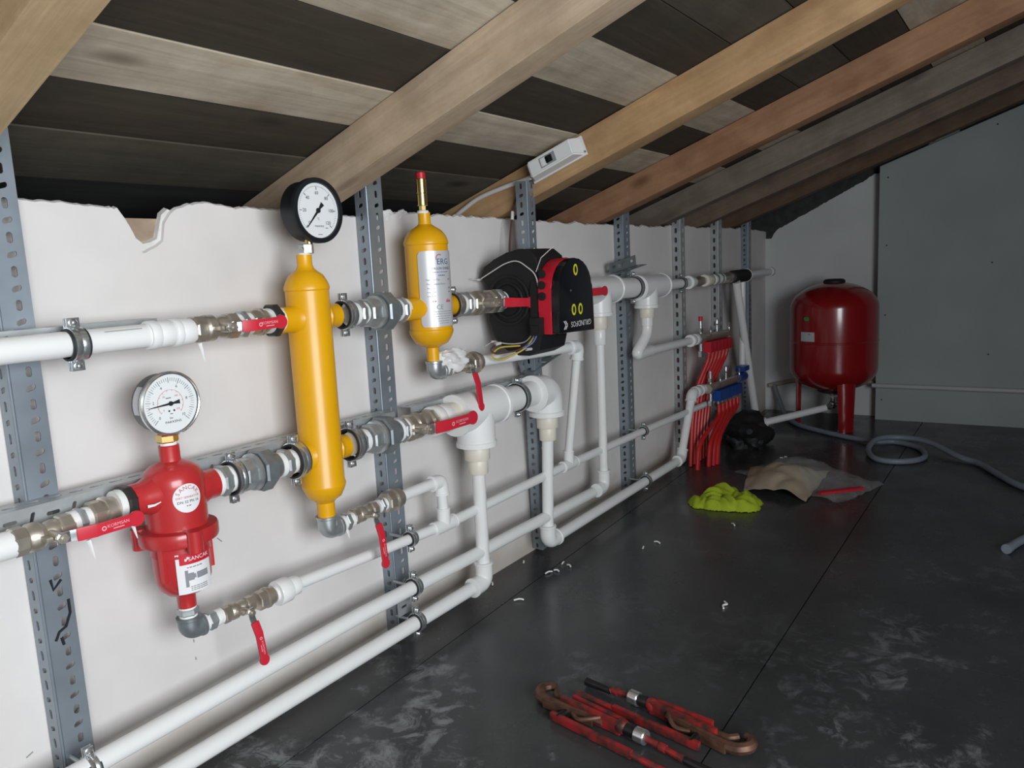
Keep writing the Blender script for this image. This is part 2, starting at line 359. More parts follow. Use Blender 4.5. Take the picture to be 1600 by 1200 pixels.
# rubber floor sheets laid with narrow joints
b = B(); b.box((-1.3, -2.6, -0.08), (5.3, 1.8, -0.006), mi=1)
ya = lambda x: 1.265+0.038*(x-0.9)                       # the long joint by the wall is slightly out of line
xs = [(-1.3, 2.02), (2.0235, 5.3)]
def slab(pts): b.verts_faces([(*p, 0.0) for p in pts]+[(*p, -0.006) for p in pts], [(0, 1, 2, 3), (7, 6, 5, 4), (0, 4, 5, 1), (1, 5, 6, 2), (2, 6, 7, 3), (3, 7, 4, 0)])
slab([(-1.3, ya(-1.3)+0.0035), (5.3, ya(5.3)+0.0035), (5.3, 1.8), (-1.3, 1.8)])
yb = lambda x: 0.5205+0.012*(x+1.3)/6.6
slab([(-1.3, yb(-1.3)), (5.3, yb(5.3)), (5.3, ya(5.3)), (-1.3, ya(-1.3))])
for x0, x1 in xs: slab([(x0, -2.6), (x1, -2.6), (x1, yb(x1)-0.0035), (x0, yb(x0)-0.0035)])
structure('floor', b, ['floor', 'floor_gap'])

# wall_left: thin plaster skin with a ragged upper edge in front of masonry
def wtop(x, k=0):
    z = 1.153+0.010*noise.noise(V((x*3.1, 0.3+k, 0)))+0.008*noise.noise(V((x*14, 1.7+k, 0)))+0.005*noise.noise(V((x*60, 4.1+k, 0)))
    z += 0.012*math.exp(-((x-1.02)/0.06)**2)
    if 0.835 < x < 0.965:
        pts = [(0.835, 1.150), (0.862, 1.115), (0.874, 1.085), (0.881, 1.063), (0.898, 1.068), (0.915, 1.078), (0.928, 1.085), (0.932, 1.118), (0.95, 1.140), (0.965, 1.152)]
        for (xa, za), (xb, zb) in zip(pts[:-1], pts[1:]):
            if xa <= x <= xb: z = za+(zb-za)*(x-xa)/(xb-xa)+0.004*noise.noise(V((x*120, 2+k, 0)))
        if k: z = z+0.014+0.022*noise.noise(V((x*38, 9, 0)))+0.010*noise.noise(V((x*110, 3, 0)))
    elif k: z -= 0.012
    return z
def ragged(b, x0, x1, dx, y0, y1, k):
    n = int((x1-x0)/dx); vs = []; fs = []
    for i in range(n+1):
        x = x0+(x1-x0)*i/n; z = wtop(x, k); vs += [(x, y0, 0), (x, y0, z), (x, y1, z+0.004), (x, y1, 0)]
    for i in range(n):
        q = 4*i
        fs += [(q, q+4, q+5, q+1), (q+1, q+5, q+6, q+2), (q+2, q+6, q+7, q+3)]
    fs += [(0, 1, 2, 3), (4*n, 4*n+3, 4*n+2, 4*n+1)]
    b.verts_faces(vs, fs)
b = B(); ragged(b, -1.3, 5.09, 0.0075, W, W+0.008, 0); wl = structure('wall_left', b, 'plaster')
b = B(); ragged(b, -1.3, 5.09, 0.015, W+0.008, W+0.02, 1); structure('render_coat', b, 'plaster_edge', wl)
b = B(); b.box((-1.3, W+0.02, 0), (5.2, 1.8, 1.132)); structure('masonry', b, 'masonry', wl)
b = B(); b.box((-1.4, 1.80, 0), (5.3, 1.85, 1.42)); structure('eaves_light_stop', b, 'black_iron', wl)  # added dark board shutting the eaves gap against leaking sky light
for (xa, za), (xb, zb) in (((0.645, 0.250), (0.659, 0.257)), ((0.632, 0.215), (0.650, 0.228)), ((0.551, 0.182), (0.563, 0.187)), ((0.8935, 0.254), (0.894, 0.247)), ((0.8935, 0.214), (0.894, 0.207)), ((0.975, 0.480), (0.972, 0.467)), ((0.986, 0.440), (0.975, 0.452))):
    b = B(); a_ = V((xa, W, za)); c_ = V((xb, W, zb)); d_ = (c_-a_).normalized(); b.obox((a_+c_)/2, ((c_-a_).length, 0.0024, 0.0006), Matrix((d_, V((-d_.z, 0, d_.x)), V((0, -1, 0)))).transposed()); part(wl, 'scuff_mark', b, 'ink_grey')
# wall_back, with the plasterboard sheet in front of its right part
b = B()
def btop(y):
    if y > 1.42: return 1.10
    z = 1.165+0.50*(1.36-y) if y < 1.36 else 1.165-((y-1.36)/0.06)**2*0.065
    return z+0.008*noise.noise(V((y*22, 5, 0)))+0.005*noise.noise(V((y*60, 7, 0)))
n = 260; vs = []; fs = []
for i in range(n+1):
    y = W-(W-0.4)*i/n; z = btop(y) if y > 0.4 else 1.6; vs += [(5.075, y, 0), (5.075, y, z), (5.09, y, z), (5.09, y, 0)]
for i in range(n):
    q = 4*i; fs += [(q, q+4, q+5, q+1), (q+1, q+5, q+6, q+2)]
b.verts_faces(vs, fs); wb = structure('wall_back', b, 'back_plaster')
b = B(); b.box((5.09, -2.6, 0), (5.3, 1.8, 2.75)); structure('masonry', b, mat('dark_masonry', (0.05, 0.05, 0.048), 0.95, var=0.3, scale=20), wb)
b = B(); vs = [(4.97, 0.783, 0), (5.02, -2.6, 0), (5.02, -2.6, zroof(-2.6, 1.225)), (4.97, 0.783, zroof(0.783, 1.225))]
vs += [(x+0.0125, y, z) for x, y, z in vs]
b.verts_faces(vs, [(0, 1, 2, 3), (7, 6, 5, 4), (0, 4, 5, 1), (1, 5, 6, 2), (2, 6, 7, 3), (3, 7, 4, 0)])
pn = structure('trim_1', b, 'panel')
for (y, z) in ((0.74, 1.40), (0.74, 1.02), (0.74, 0.62), (0.75, 0.12), (0.22, 1.62), (0.22, 0.9), (0.22, 0.4)):
    b = B(); xx = 4.97+0.05*(0.783-y)/3.383; b.lathe([(0.0045, 0), (0.0045, 0.002), (0.002, 0.0025)], (xx, y, z), (-1, 0, 0), 10); part(pn, 'screw_head', b, 'black_iron')
# wall_right and the rear wall with its window opening (behind the viewpoint)
b = B(); b.box((-1.4, -1.4, 0), (-1.3, 1.8, 2.25)); structure('wall_rear', b, 'low_bounce_wall')
b = B(); y0, y1 = -1.5, -1.4; wx0, wx1, wz0, wz1 = -1.20, 0.80, 0.50, 1.75
b.box((-1.4, y0, 0), (wx0, y1, 2.32)); b.box((wx1, y0, 0), (5.3, y1, 2.32)); b.box((wx0, y0, 0), (wx1, y1, wz0)); b.box((wx0, y0, wz1), (wx1, y1, 2.32))
structure('wall_right', b, 'low_bounce_wall')
b = B()
for lo, hi in (((wx0, -1.48, wz0), (wx0+0.05, -1.42, wz1)), ((wx1-0.05, -1.48, wz0), (wx1, -1.42, wz1)), ((wx0+0.05, -1.48, wz0), (wx1-0.05, -1.42, wz0+0.05)), ((wx0+0.05, -1.48, wz1-0.05), (wx1-0.05, -1.42, wz1))): b.box(lo, hi, 0.004)
structure('window_1', b, 'white_box')
# ceiling: roof boards over the rafters
M['board_black'] = wood('board_black', (0.012, 0.012, 0.012), (0.022, 0.022, 0.022), (0.03, 0.03, 0.03), 0, 1, 0.85)
M['board_dark'] = wood('board_dark', (0.042, 0.033, 0.024), (0.072, 0.056, 0.040), (0.055, 0.050, 0.036), 0, 1, 0.85, 3)
M['board_mid'] = wood('board_mid', (0.075, 0.066, 0.050), (0.11, 0.095, 0.072), (0.06, 0.05, 0.04), 0, 1, 0.85, 5)
M['board_pale'] = wood('board_pale', (0.42, 0.36, 0.275), (0.62, 0.545, 0.43), (0.36, 0.27, 0.18), 0, 1, 0.8, 9)
b = B(); n = V((0, SL, 1)).normalized(); dn = V((0, 1, -SL)).normalized()
edges = [1.80, 1.632, 1.458, 1.308, 1.168, 1.010, 0.848, 0.70, 0.54, 0.37, 0.20, 0.02, -0.16, -0.35, -0.6, -0.85, -1.1, -1.4, -1.7, -2.0, -2.35, -2.75]
kinds = [0, 2, 1, 3, 1, 3, 1, 2, 1, 3, 1, 1, 3, 2, 1, 3, 2, 1, 3, 2, 1]
for i, k in enumerate(kinds):
    y1, y0 = edges[i], edges[i+1]; yc = (y1+y0)/2; wd_ = (y1-y0)*math.sqrt(1+SL*SL)-0.003
    R = Matrix((X, dn, n)).transposed(); off = random.uniform(0, 0.004)
    c = V((2.0, yc, zroof(yc, 1.28)))+n*(0.011+off); b.obox(c, (6.9, wd_, 0.022), R, 0.0015, mi=k)
b.obox(V((2.0, -0.45, zroof(-0.45, 1.28)))+n*0.05, (6.9, 4.85, 0.03), R, 0, mi=0)
structure('ceiling', b, ['board_black', 'board_dark', 'board_mid', 'board_pale'])
# rafters
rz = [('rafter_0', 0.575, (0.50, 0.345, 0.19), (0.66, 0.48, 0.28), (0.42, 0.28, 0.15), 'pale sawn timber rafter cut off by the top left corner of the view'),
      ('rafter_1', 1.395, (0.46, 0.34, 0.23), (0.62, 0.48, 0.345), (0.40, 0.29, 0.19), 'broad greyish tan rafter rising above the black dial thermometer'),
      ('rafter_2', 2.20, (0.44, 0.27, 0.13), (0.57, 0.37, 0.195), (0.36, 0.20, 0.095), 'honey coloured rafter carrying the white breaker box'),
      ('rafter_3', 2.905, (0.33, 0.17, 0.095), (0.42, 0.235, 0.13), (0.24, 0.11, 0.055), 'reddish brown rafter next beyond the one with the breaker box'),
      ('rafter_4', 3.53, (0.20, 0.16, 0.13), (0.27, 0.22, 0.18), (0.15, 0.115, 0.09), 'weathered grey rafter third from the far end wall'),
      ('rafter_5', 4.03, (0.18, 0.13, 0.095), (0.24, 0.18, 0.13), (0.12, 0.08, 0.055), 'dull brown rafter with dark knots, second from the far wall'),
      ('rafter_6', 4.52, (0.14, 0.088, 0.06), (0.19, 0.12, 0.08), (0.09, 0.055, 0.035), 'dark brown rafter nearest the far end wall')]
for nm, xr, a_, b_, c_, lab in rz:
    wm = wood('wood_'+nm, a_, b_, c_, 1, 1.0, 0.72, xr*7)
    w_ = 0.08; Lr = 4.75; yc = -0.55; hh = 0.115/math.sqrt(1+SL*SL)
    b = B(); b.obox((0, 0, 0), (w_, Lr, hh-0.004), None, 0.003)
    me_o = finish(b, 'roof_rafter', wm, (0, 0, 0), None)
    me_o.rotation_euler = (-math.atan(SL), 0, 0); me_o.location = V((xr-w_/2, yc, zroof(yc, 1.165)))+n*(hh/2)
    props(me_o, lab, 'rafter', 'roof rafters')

# ================================================================== SLOTTED STEEL ANGLES
def slotted(b, o, eu, ev, width, length, t, pitch=0.028, off=0.55, phase=0, sw=0.0095, sl=0.0185, alt=True):
    """perforated flange: width along eu, length along ev, thickness along eu x ev"""
    o = V(o); eu = V(eu); ev = V(ev); nn = eu.cross(ev).normalized()*t; N = 16; cnt = int(length/pitch); rem = length-cnt*pitch
    def hole(c, vert):
        pts = []
        for i in range(N):
            a = 2*math.pi*(i+0.5)/N; x = sw/2*math.cos(a); y = sw/2*math.sin(a)
            y += math.copysign((sl-sw)/2, y)
            pts.append((c[0]+x, c[1]+y) if vert else (c[0]+y*0.85, c[1]+x+0.25*y))
        if not vert: pts = sorted(pts, key=lambda p: math.atan2(p[1]-c[1], p[0]-c[0]) % (2*math.pi))
        return pts
    for k in range(cnt):
        v0 = k*pitch; v1 = v0+pitch+(rem if k == cnt-1 else 0); c = (width*off, (v0+v1)/2)
        hp = hole(c, (k+phase) % 2 == 0 or not alt); outer = []
        for p in hp:
            d = (p[0]-c[0], p[1]-c[1]); ts = []
            if d[0] > 1e-9: ts.append((width-c[0])/d[0])
            if d[0] < -1e-9: ts.append((0-c[0])/d[0])
            if d[1] > 1e-9: ts.append((v1-c[1])/d[1])
            if d[1] < -1e-9: ts.append((v0-c[1])/d[1])
            tt = min(ts); outer.append([c[0]+d[0]*tt, c[1]+d[1]*tt])
        for cu, cv in ((0, v0), (width, v0), (width, v1), (0, v1)):
            j = min(range(N), key=lambda i: (outer[i][0]-cu)**2+(outer[i][1]-cv)**2); outer[j] = [cu, cv]
        P = [o+eu*u+ev*v for u, v in outer]+[o+eu*u+ev*v for u, v in hp]
        P = P+[p+nn for p in P]; fs = []
        for i in range(N):
            j = (i+1) % N
            fs += [(i, j, N+j, N+i), (2*N+i, 3*N+i, 3*N+j, 2*N+j), (N+i, N+j, 3*N+j, 3*N+i), (i, 2*N+i, 2*N+j, j)]
        b.verts_faces(P, fs)
posts = [(0.594, 0.050, 'leftmost perforated grey steel upright with black marker scribbles'), (1.470, 0.052, 'perforated grey steel upright standing between the two yellow vessels'),
         (2.208, 0.040, 'perforated grey steel upright behind the black pump'), (2.935, 0.055, 'perforated grey steel upright just right of the pump, bearing a short bracket'),
         (3.545, 0.05, 'narrow perforated upright left of the red hose manifold'), (4.07, 0.05, 'narrow perforated upright directly above the red hose manifold'), (4.58, 0.05, 'farthest perforated upright, in the dim corner by the slanting pipe')]
for i, (x, bw, lab) in enumerate(posts):
    zt = 1.262; t = thing('steel_upright', lab, 'metal post', (x, W-0.02, 0), 'perforated steel uprights on the wall')
    kw = dict(pitch=0.044, sw=0.013, sl=0.025, alt=False) if i in (4, 5) else {}; zm = 'galv_pale' if i in (4, 5) else 'zinc'
    b = B(); slotted(b, (x, W-0.0025, 0.012), -Y, Z, 0.0375, zt, 0.0022, off=0.5, **kw); part(t, 'side_flange', b, zm)
    b = B(); slotted(b, (x+0.0024, W-0.042, 0.012), X, Z, bw, zt, 0.0022, off=0.58, **kw); part(t, 'front_flange', b, zm)
    b = B(); b.cyl((x+0.0006, W-0.0415, 0.012), (x+0.0006, W-0.0415, zt+0.012), 0.0022, 10); part(t, 'bent_corner', b, zm)
    if i == 2: t.location.x = 2.219; t.rotation_euler = (math.radians(4.0), math.radians(-6.2), 0)     # this one leans off the wall against its rafter
    if i == 0:
        for z, pts in ((0.60, ((0.2, 0), (0.25, -0.6), (0.55, -0.75), (0.8, -0.4), (0.75, -0.75))), (0.50, ((0.25, 0), (0.3, -.7), (.6, -.2))), (0.43, ((0.75, 0.9), (0.75, 0), (0.55, -0.8), (0.3, -1.0), (0.15, -1.5))), (0.385, ((0.35, 0.2), (0.4, -0.3)))):
            b = B(); b.tube([(x+0.006+u*bw, W-0.0445, z+v*0.028) for u, v in pts], 0.0027, 6); part(t, 'marker_scribble', b, 'marker')
def angle_bar(lab, x0, x1, y0, y1, z, drop, mt='galv_pale', grp='horizontal slotted angles', ang=None):
    t = thing('slotted_angle', lab, 'metal bracket', ((x0+x1)/2, (y0+y1)/2, z-drop), grp)
    b = B(); slotted(b, (x0, y1, z), -Y, X, y1-y0, x1-x0, 0.0022, pitch=0.036, off=0.45, sw=0.009, sl=0.024, alt=False)
    part(t, 'top_flange', b, mt)
    b = B(); slotted(b, (x0, y0, z-drop), X*0+Z, X, drop, x1-x0, 0.0022, pitch=0.034, off=0.5, sw=0.007, sl=0.022); part(t, 'front_flange', b, mt)
    return t
angle_bar('long slotted steel angle behind the red dirt separator', -0.9, 1.466, 1.369, 1.417, 0.646, 0.034)
angle_bar('slotted steel angle behind the big white tee and elbow', 1.528, 2.135, 1.369, 1.417, 0.646, 0.034)
angle_bar('short slotted steel angle behind the upper left white pipe', -0.9, 0.842, 1.372, 1.417, 0.937, 0.03)
def bracket(lab, x0, x1, z0, z1, yb):
    t = thing('angle_bracket', lab, 'metal bracket', ((x0+x1)/2, yb, z0))
    d = V((x1-x0, -0.028, z1-z0)).normalized(); L_ = math.sqrt((x1-x0)**2+(z1-z0)**2); p = V((x0, yb, z0)); nrm = d.cross(V((0, -1, 0))).normalized()
    b = B(); slotted(b, p, nrm*-1, d, 0.042, L_, 0.0025, pitch=L_/3, sw=0.011, sl=0.024); part(t, 'face_flange', b, 'zinc_dark')
    q = p+V((0, -0.002, 0)); b = B(); slotted(b, q, V((0, -1, 0)), d, 0.045, L_, 0.0025, pitch=L_/3, sw=0.011, sl=0.024); part(t, 'lower_flange', b, 'zinc_dark')
    b = B(); b.hexa(p+d*L_*0.3+V((0, 0, 0.02)), p+d*L_*0.3+V((0, -0.012, 0.02)), 0.009); part(t, 'bolt', b, 'galv')
bracket('short angled steel bracket beside the second white tee', 2.80, 2.985, 0.955, 0.985, 1.412)
bracket('short angled steel bracket poking out above the big white elbow', 2.13, 2.285, 0.655, 0.705, 1.412)

# ================================================================== PIPEWORK BUILDERS
RY = 1.335; ZT = 0.911; ZM = 0.607
def pipe(lab, pts, r, mt='ppr', grp='straight white pipes', name='plastic_pipe', bend=0.0, cat='pipe'):
    b = B(); b.tube(fillet(pts, bend) if bend else pts, r, 24); return single(name, lab, cat, b, mt, grp)
def elbow(lab, p, d1, d2, r, l=2.6, mt='ppr', grp='plastic elbows', name='elbow_fitting'):
    p = V(p); d1 = V(d1).normalized(); d2 = V(d2).normalized(); k = r*1.32
    b = B(); b.tube(fillet([p+d1*r*l, p, p+d2*r*l], r*1.9, 10), k, 24)
    for d in (d1, d2): b.lathe([(k, -r*0.1), (k*1.1, 0), (k*1.1, r*0.32), (k*0.98, r*0.36)], p+d*(r*l-r*0.3), d, 24)
    return single(name, lab, 'pipe fitting', b, mt, grp)
def tee(lab, p, ax, br, r, L1, L2, Lb, mt='ppr', grp='plastic tees'):
    p = V(p); ax = V(ax); br = V(br); k = r*1.3; b = B()
    b.lathe([(k*1.06, 0), (k*1.06, r*0.3), (k, r*0.36), (k, L1+L2-r*0.36), (k*1.06, L1+L2-r*0.3), (k*1.06, L1+L2)], p-ax*L1, ax, 28)
    b.lathe([(k, 0), (k, Lb-r*0.36), (k*1.06, Lb-r*0.3), (k*1.06, Lb)], p, br, 28)
    return single('tee_fitting', lab, 'pipe fitting', b, mt, grp)
def sleeve(lab, a, d, steps, mt='ppr', grp='plastic sockets', name='pipe_socket'):
    """stepped socket: list of (radius, length)"""
    prof = []; h = 0
    for r, l in steps: c = min(0.002, l*0.2); prof += [(r-c*0.6, h), (r, h+c), (r, h+l-c), (r-c*0.6, h+l)]; h += l
    b = B(); b.lathe(prof, a, d, 28); return single(name, lab, 'pipe fitting', b, mt, grp)
def clamp(lab, c, r, back=1.37, scale=1.0, ax=X, grp='rubber lined pipe clamps'):
    c = V(c); ax = V(ax).normalized(); t = thing('pipe_clamp', lab, 'pipe clamp', c, grp); w_ = 0.011*scale
    b = B(); b.lathe([(r, -w_), (r+0.004, -w_), (r+0.0045, 0), (r+0.004, w_), (r, w_)], c, ax, 32, caps=False); part(t, 'rubber_lining', b, 'rubber')
    ro = r+0.0045; b = B(); b.lathe([(ro-0.001, -w_*0.75), (ro+0.0018, -w_*0.7), (ro+0.0022, -w_*0.3), (ro+0.0008, 0), (ro+0.0022, w_*0.3), (ro+0.0018, w_*0.7), (ro-0.001, w_*0.75)], c, ax, 32, caps=False)
    for s in (1, -1):
        b.obox(c+Z*s*(ro+0.008), (w_*1.5, 0.004, 0.018), None, 0.001); b.obox(c+Z*s*(ro+0.008)+V((0, 0.007, 0)), (w_*1.5, 0.004, 0.018), None, 0.001)
    part(t, 'band', b, 'band')
    for s in (1, -1):
        q = c+Z*s*(ro+0.009); b = B(); b.cyl(q+V((0, 0.012, 0)), q-V((0, 0.002, 0)), 0.0028, 10); b.lathe([(0.0066, 0), (0.0066, 0.003), (0.004, 0.0062), (0.0005, 0.007)], q-V((0, 0.002, 0)), (0, -1, 0), 14)
        part(t, 'clamp_screw', b, 'chrome')
    b = B(); b.cyl(c+Y*(ro-0.001), V((c.x, max(back, c.y+ro+0.002), c.z)), 0.004, 10); b.hexa(c+Y*ro, c+Y*(ro+0.007), 0.0085); part(t, 'stud', b, 'galv')
    return t
def nipple(lab, c, ax, r, hexr, hl=0.016, tl=0.012, mt='galv', grp='galvanised hex nipples', tr=None):
    c = V(c); ax = V(ax).normalized(); t = thing('hex_nipple', lab, 'pipe fitting', c, grp)
    b = B(); b.hexa(c-ax*hl/2, c+ax*hl/2, hexr, 8 if hexr > 0.026 else 6); part(t, 'hex_ring', b, mt)
    for s in (-1, 1):
        b = B(); p = c+ax*s*hl/2; b.lathe([(r, 0), (r*1.03, tl*0.3), (r*0.99, tl*0.7), (r, tl)], p, ax*s, 24); part(t, 'thread_tape', b, 'tape')
    return t
def union(lab, x0, x1, y, z, rn, rc, mt='galv_dark', grp='galvanised unions'):
    t = thing('pipe_union', lab, 'pipe fitting', ((x0+x1)/2, y, z), grp); L_ = x1-x0
    b = B(); b.hexa((x0, y, z), (x0+L_*0.3, y, z), rc*1.08, 8); b.lathe([(rc*1.1, 0), (rc*1.22, 0.002), (rc*1.22, L_*0.08), (rc*1.1, L_*0.1)], (x0+L_*0.3, y, z), X, 28); part(t, 'hex_collar', b, 'galv')
    b = B(); b.lathe([(rc*0.96, 0), (rc*0.96, L_*0.1)], (x0+L_*0.38, y, z), X, 28); part(t, 'gasket_ring', b, 'rubber')
    b = B(); b.hexa((x0+L_*0.42, y, z), (x0+L_*0.76, y, z), rn, 8, 0.1); part(t, 'union_nut', b, mt)
    b = B(); b.lathe([(rc*1.0, 0), (rc*0.86, L_*0.1), (rc*0.86, L_*0.24)], (x0+L_*0.76, y, z), X, 28); part(t, 'tailpiece', b, mt)
def coupler(lab, x0, x1, y, z, r, mt='nickel', grp='nickel couplers', name='threaded_coupler'):
    t = thing(name, lab, 'pipe fitting', ((x0+x1)/2, y, z), grp); L_ = x1-x0
    b = B(); b.hexa((x0, y, z), (x0+L_*0.45, y, z), r*1.02, 8); part(t, 'hex_end', b, mt)
    b = B(); b.lathe([(r*0.9, 0), (r*1.1, L_*0.06), (r*1.1, L_*0.2), (r*0.92, L_*0.25), (r*0.92, L_*0.5), (r*0.84, L_*0.55)], (x0+L_*0.45, y, z), X, 28); part(t, 'ribbed_sleeve', b, mt)
def valve(lab, x0, x1, y, z, r, hd, hs, hl, hw=0.023, stand=0.03, mt='nickel', txt=False, stemx=None, slope=0.0, tipw=None):
    """lever ball valve along x; hd = 'x' (open) or 'z' (closed, lever hanging)"""
    t = thing('ball_valve', lab, 'valve', ((x0+x1)/2, y, z), 'red lever ball valves'); L_ = x1-x0; xc = stemx if stemx else (x0+x1)/2
    b = B(); e = L_*0.24
    b.hexa((x0, y, z), (x0+e, y, z), r, 8); b.hexa((x1-e, y, z), (x1, y, z), r, 8)
    b.lathe([(r*0.86, 0), (r*0.98, L_*0.05), (r*0.98, L_*0.2), (r*0.72, L_*0.3), (r*0.8, L_*0.36), (r*0.86, L_*0.44), (r*0.8, L_*0.52)], (x0+e, y, z), X, 28)
    part(t, 'body', b, mt)
    yo = y-r-stand
    b = B(); b.cyl((xc, y-r*0.5, z), (xc, yo+0.004, z), r*0.36, 18); b.hexa((xc, yo+0.006, z), (xc, yo-0.007, z), max(0.007, r*0.36)); b.cyl((xc, yo-0.007, z), (xc, yo-0.010, z), 0.004, 12)
    b.box((xc-r*0.8, yo+0.008, z-0.004), (xc-r*0.4, y-r*0.4, z+0.004), 0.001)
    part(t, 'stem', b, 'nickel')
    d = X if hd == 'x' else -Z; s = Z if hd == 'x' else X
    tilt = V((0, 0, slope)) if hd == 'x' else V((slope, 0, 0)); dd = (d+tilt).normalized()
    p0 = V((xc, yo, z)); g0 = p0+dd*hs+V((0, -0.006, 0)); g1 = g0+dd*hl+V((0, -0.008, 0))
    def strip(b, pts, w0, w1, th, bev):
        R = None
        for (a, c) in zip(pts[:-1], pts[1:]):
            ax = (c-a).normalized(); nn = ax.cross(s).normalized(); s2 = nn.cross(ax)
            R = Matrix((ax, s2, nn)).transposed(); b.obox((a+c)/2, ((c-a).length+th*0.6, w0, th), R, bev)
    b = B(); strip(b, [p0-dd*0.008, p0+dd*hs*0.55, g0+dd*0.01], hw*0.85, hw, 0.0028, 0.0008); part(t, 'lever', b, 'chrome')
    b = B(); mid = g0+dd*hl*0.28+V((0, -0.007, 0)); strip(b, [g0, mid], hw*1.05, 0, 0.006, 0.002); strip(b, [mid, g1], hw, 0, 0.006, 0.002)
    ax = (g1-mid).normalized(); nn = ax.cross(s).normalized(); b.lathe([(hw*0.62, -0.0035), (hw*0.66, -0.001), (hw*0.66, 0.001), (hw*0.62, 0.0035)], g1, nn, 20)
    g = part(t, 'grip', b, 'grip')
    if txt:
        b = B(); n_ = nn if nn.y < 0 else -nn; yd = n_.cross(ax)
        o = mid+(g1-mid)*0.52+n_*0.0032
        text_geo(b, 'KORMSAN', hw*0.38, o+yd*hw*0.08, ax, yd)
        dash(b, o-yd*hw*0.2, ax, yd, hw*0.9, hw*0.07)
        o2 = mid+(g1-mid)*0.16+n_*0.0032
        b.lathe([(hw*0.19, 0), (hw*0.19, 0.0004), (hw*0.11, 0.0004), (hw*0.11, 0)], o2, n_, 18, caps=False)
        part(g, 'lettering', b, 'grip_text')
    return t
def tail(lab, p, l=0.03):
    b = B(); p = V(p); b.tube([p, p+V((0.002, -0.002, -l*0.4)), p+V((0.006, -0.001, -l))], 0.002, 6, radii=[0.004, 0.0028, 0.0008]); return single('tape_strand', lab, 'thread tape', b, 'tape', 'loose strands of thread tape')

# ================================================================== UPPER ROW (left to right)
pipe('thick white pipe entering at the upper left of the wall', [(-1.25, RY, ZT-0.004), (0.815, RY, ZT)], 0.0215)
b = B()
for i in range(26): b.box((0.712+i*0.0026, RY-0.0162, ZT+0.0135), (0.7138+i*0.0026, RY-0.0150, ZT+0.0155))
b.box((0.70, RY-0.0165, ZT+0.0126), (0.79, RY-0.0152, ZT+0.0132)); single('pipe_print', 'dark printed strip on the upper left white pipe', 'print', b, 'ink_grey')
clamp('wide pipe clamp on the thick white pipe at upper left', (0.668, RY, ZT-0.002), 0.023, scale=1.35)
sleeve('white threaded adapter joining upper left pipe to the valve', (0.795, RY, ZT), X, [(0.0265, 0.018), (0.0245, 0.03), (0.0268, 0.014), (0.0245, 0.028), (0.022, 0.004)])
tail('strand of white tape hanging off the upper left valve', (0.893, RY-0.012, ZT-0.024), 0.036)
valve('nickel ball valve at upper left with open red lever, left of the tall yellow vessel', 0.886, 0.985, RY, ZT+0.002, 0.0265, 'x', 0.02, 0.085, 0.0215, 0.028, txt=True, stemx=0.938, slope=0.02)
nipple('hex nipple right after the upper left ball valve', (1.0, RY, ZT+0.003), X, 0.0225, 0.028, 0.014, 0.012)
coupler('nickel coupler behind the tip of the upper left red lever', 1.018, 1.060, RY, ZT+0.004, 0.026)
nipple('black hex bushing screwed into the top left stub of the tall yellow vessel', (1.078, RY, ZT+0.004), X, 0.026, 0.036, 0.018, 0.012, 'black_iron')
# tall yellow hydraulic separator
hx = 1.178; t = thing('hydraulic_separator', 'tall yellow vessel under the black dial thermometer', 'separator tank', (hx, RY, 0.455))
b = B(); rb = 0.0475
b.lathe([(0.020, 0.455), (0.0205, 0.492), (0.026, 0.498), (0.038, 0.506), (0.046, 0.522), (0.0495, 0.532), (0.0495, 0.537), (rb, 0.541), (rb, 0.972), (0.0495, 0.975), (0.0495, 0.980), (0.046, 0.990), (0.038, 1.005), (0.026, 1.014), (0.0195, 1.020), (0.0165, 1.028), (0.0165, 1.05)], (hx, RY, 0), Z, 40)
part(t, 'vessel', b, 'yellow')
for x1, z in ((1.096, ZT+0.002), (1.256, ZT+0.001), (1.122, ZM-0.001), (1.252, ZM)):
    b = B(); s = 1 if x1 > hx else -1; L_ = abs(x1-hx); b.lathe([(0.0275, 0.03), (0.0335, rb-0.008), (0.030, rb-0.001), (0.0275, rb+0.006), (0.0275, L_)], (hx, RY, z), (s, 0, 0), 28); part(t, 'pipe_stub', b, 'yellow')
# thermometer
def gauge(name, lab, cat, cx, cz, R, yf, depth, case, rim, face_r):
    t = thing(name, lab, cat, (cx, yf+depth*0.6, cz-R))
    b = B(); b.lathe([(R*0.90, 0), (R*0.93, 0.003), (R*0.93, depth-0.014), (R, depth-0.012), (R, depth-0.002), (R*0.985, depth), (face_r+0.001, depth), (face_r, depth-0.003), (face_r, depth-0.006)], (cx, yf+depth, cz), (0, -1, 0), 48, caps=False); b.lathe([(0.0005, 0), (R*0.90, 0)], (cx, yf+depth, cz), (0, -1, 0), 48, caps=False)
    part(t, 'case', b, case)
    if rim:
        b = B(); b.lathe([(R, 0), (R+0.0015, 0.002), (R+0.0015, 0.008), (R*0.97, 0.0105), (face_r, 0.0095)], (cx, yf+0.0095, cz), (0, -1, 0), 48, caps=False); part(t, 'bezel', b, rim)
    b = B(); b.lathe([(face_r+0.0005, 0), (face_r+0.0005, 0.001)], (cx, yf+0.006, cz), (0, -1, 0), 48); part(t, 'dial', b, 'dial')
    return t
def dial_pt(cx, cz, r, deg): a = math.radians(deg); return (cx+r*math.sin(a), cz+r*math.cos(a))   # deg clockwise from 12
gx, gz, gR = 1.203, 1.143, 0.070; gy = 1.302
t = gauge('dial_thermometer', 'black cased round dial thermometer on top of the tall yellow vessel', 'gauge', gx, gz, gR, gy, 0.052, 'gauge_black', None, 0.0585)
yf = gy+0.0048
b = B()
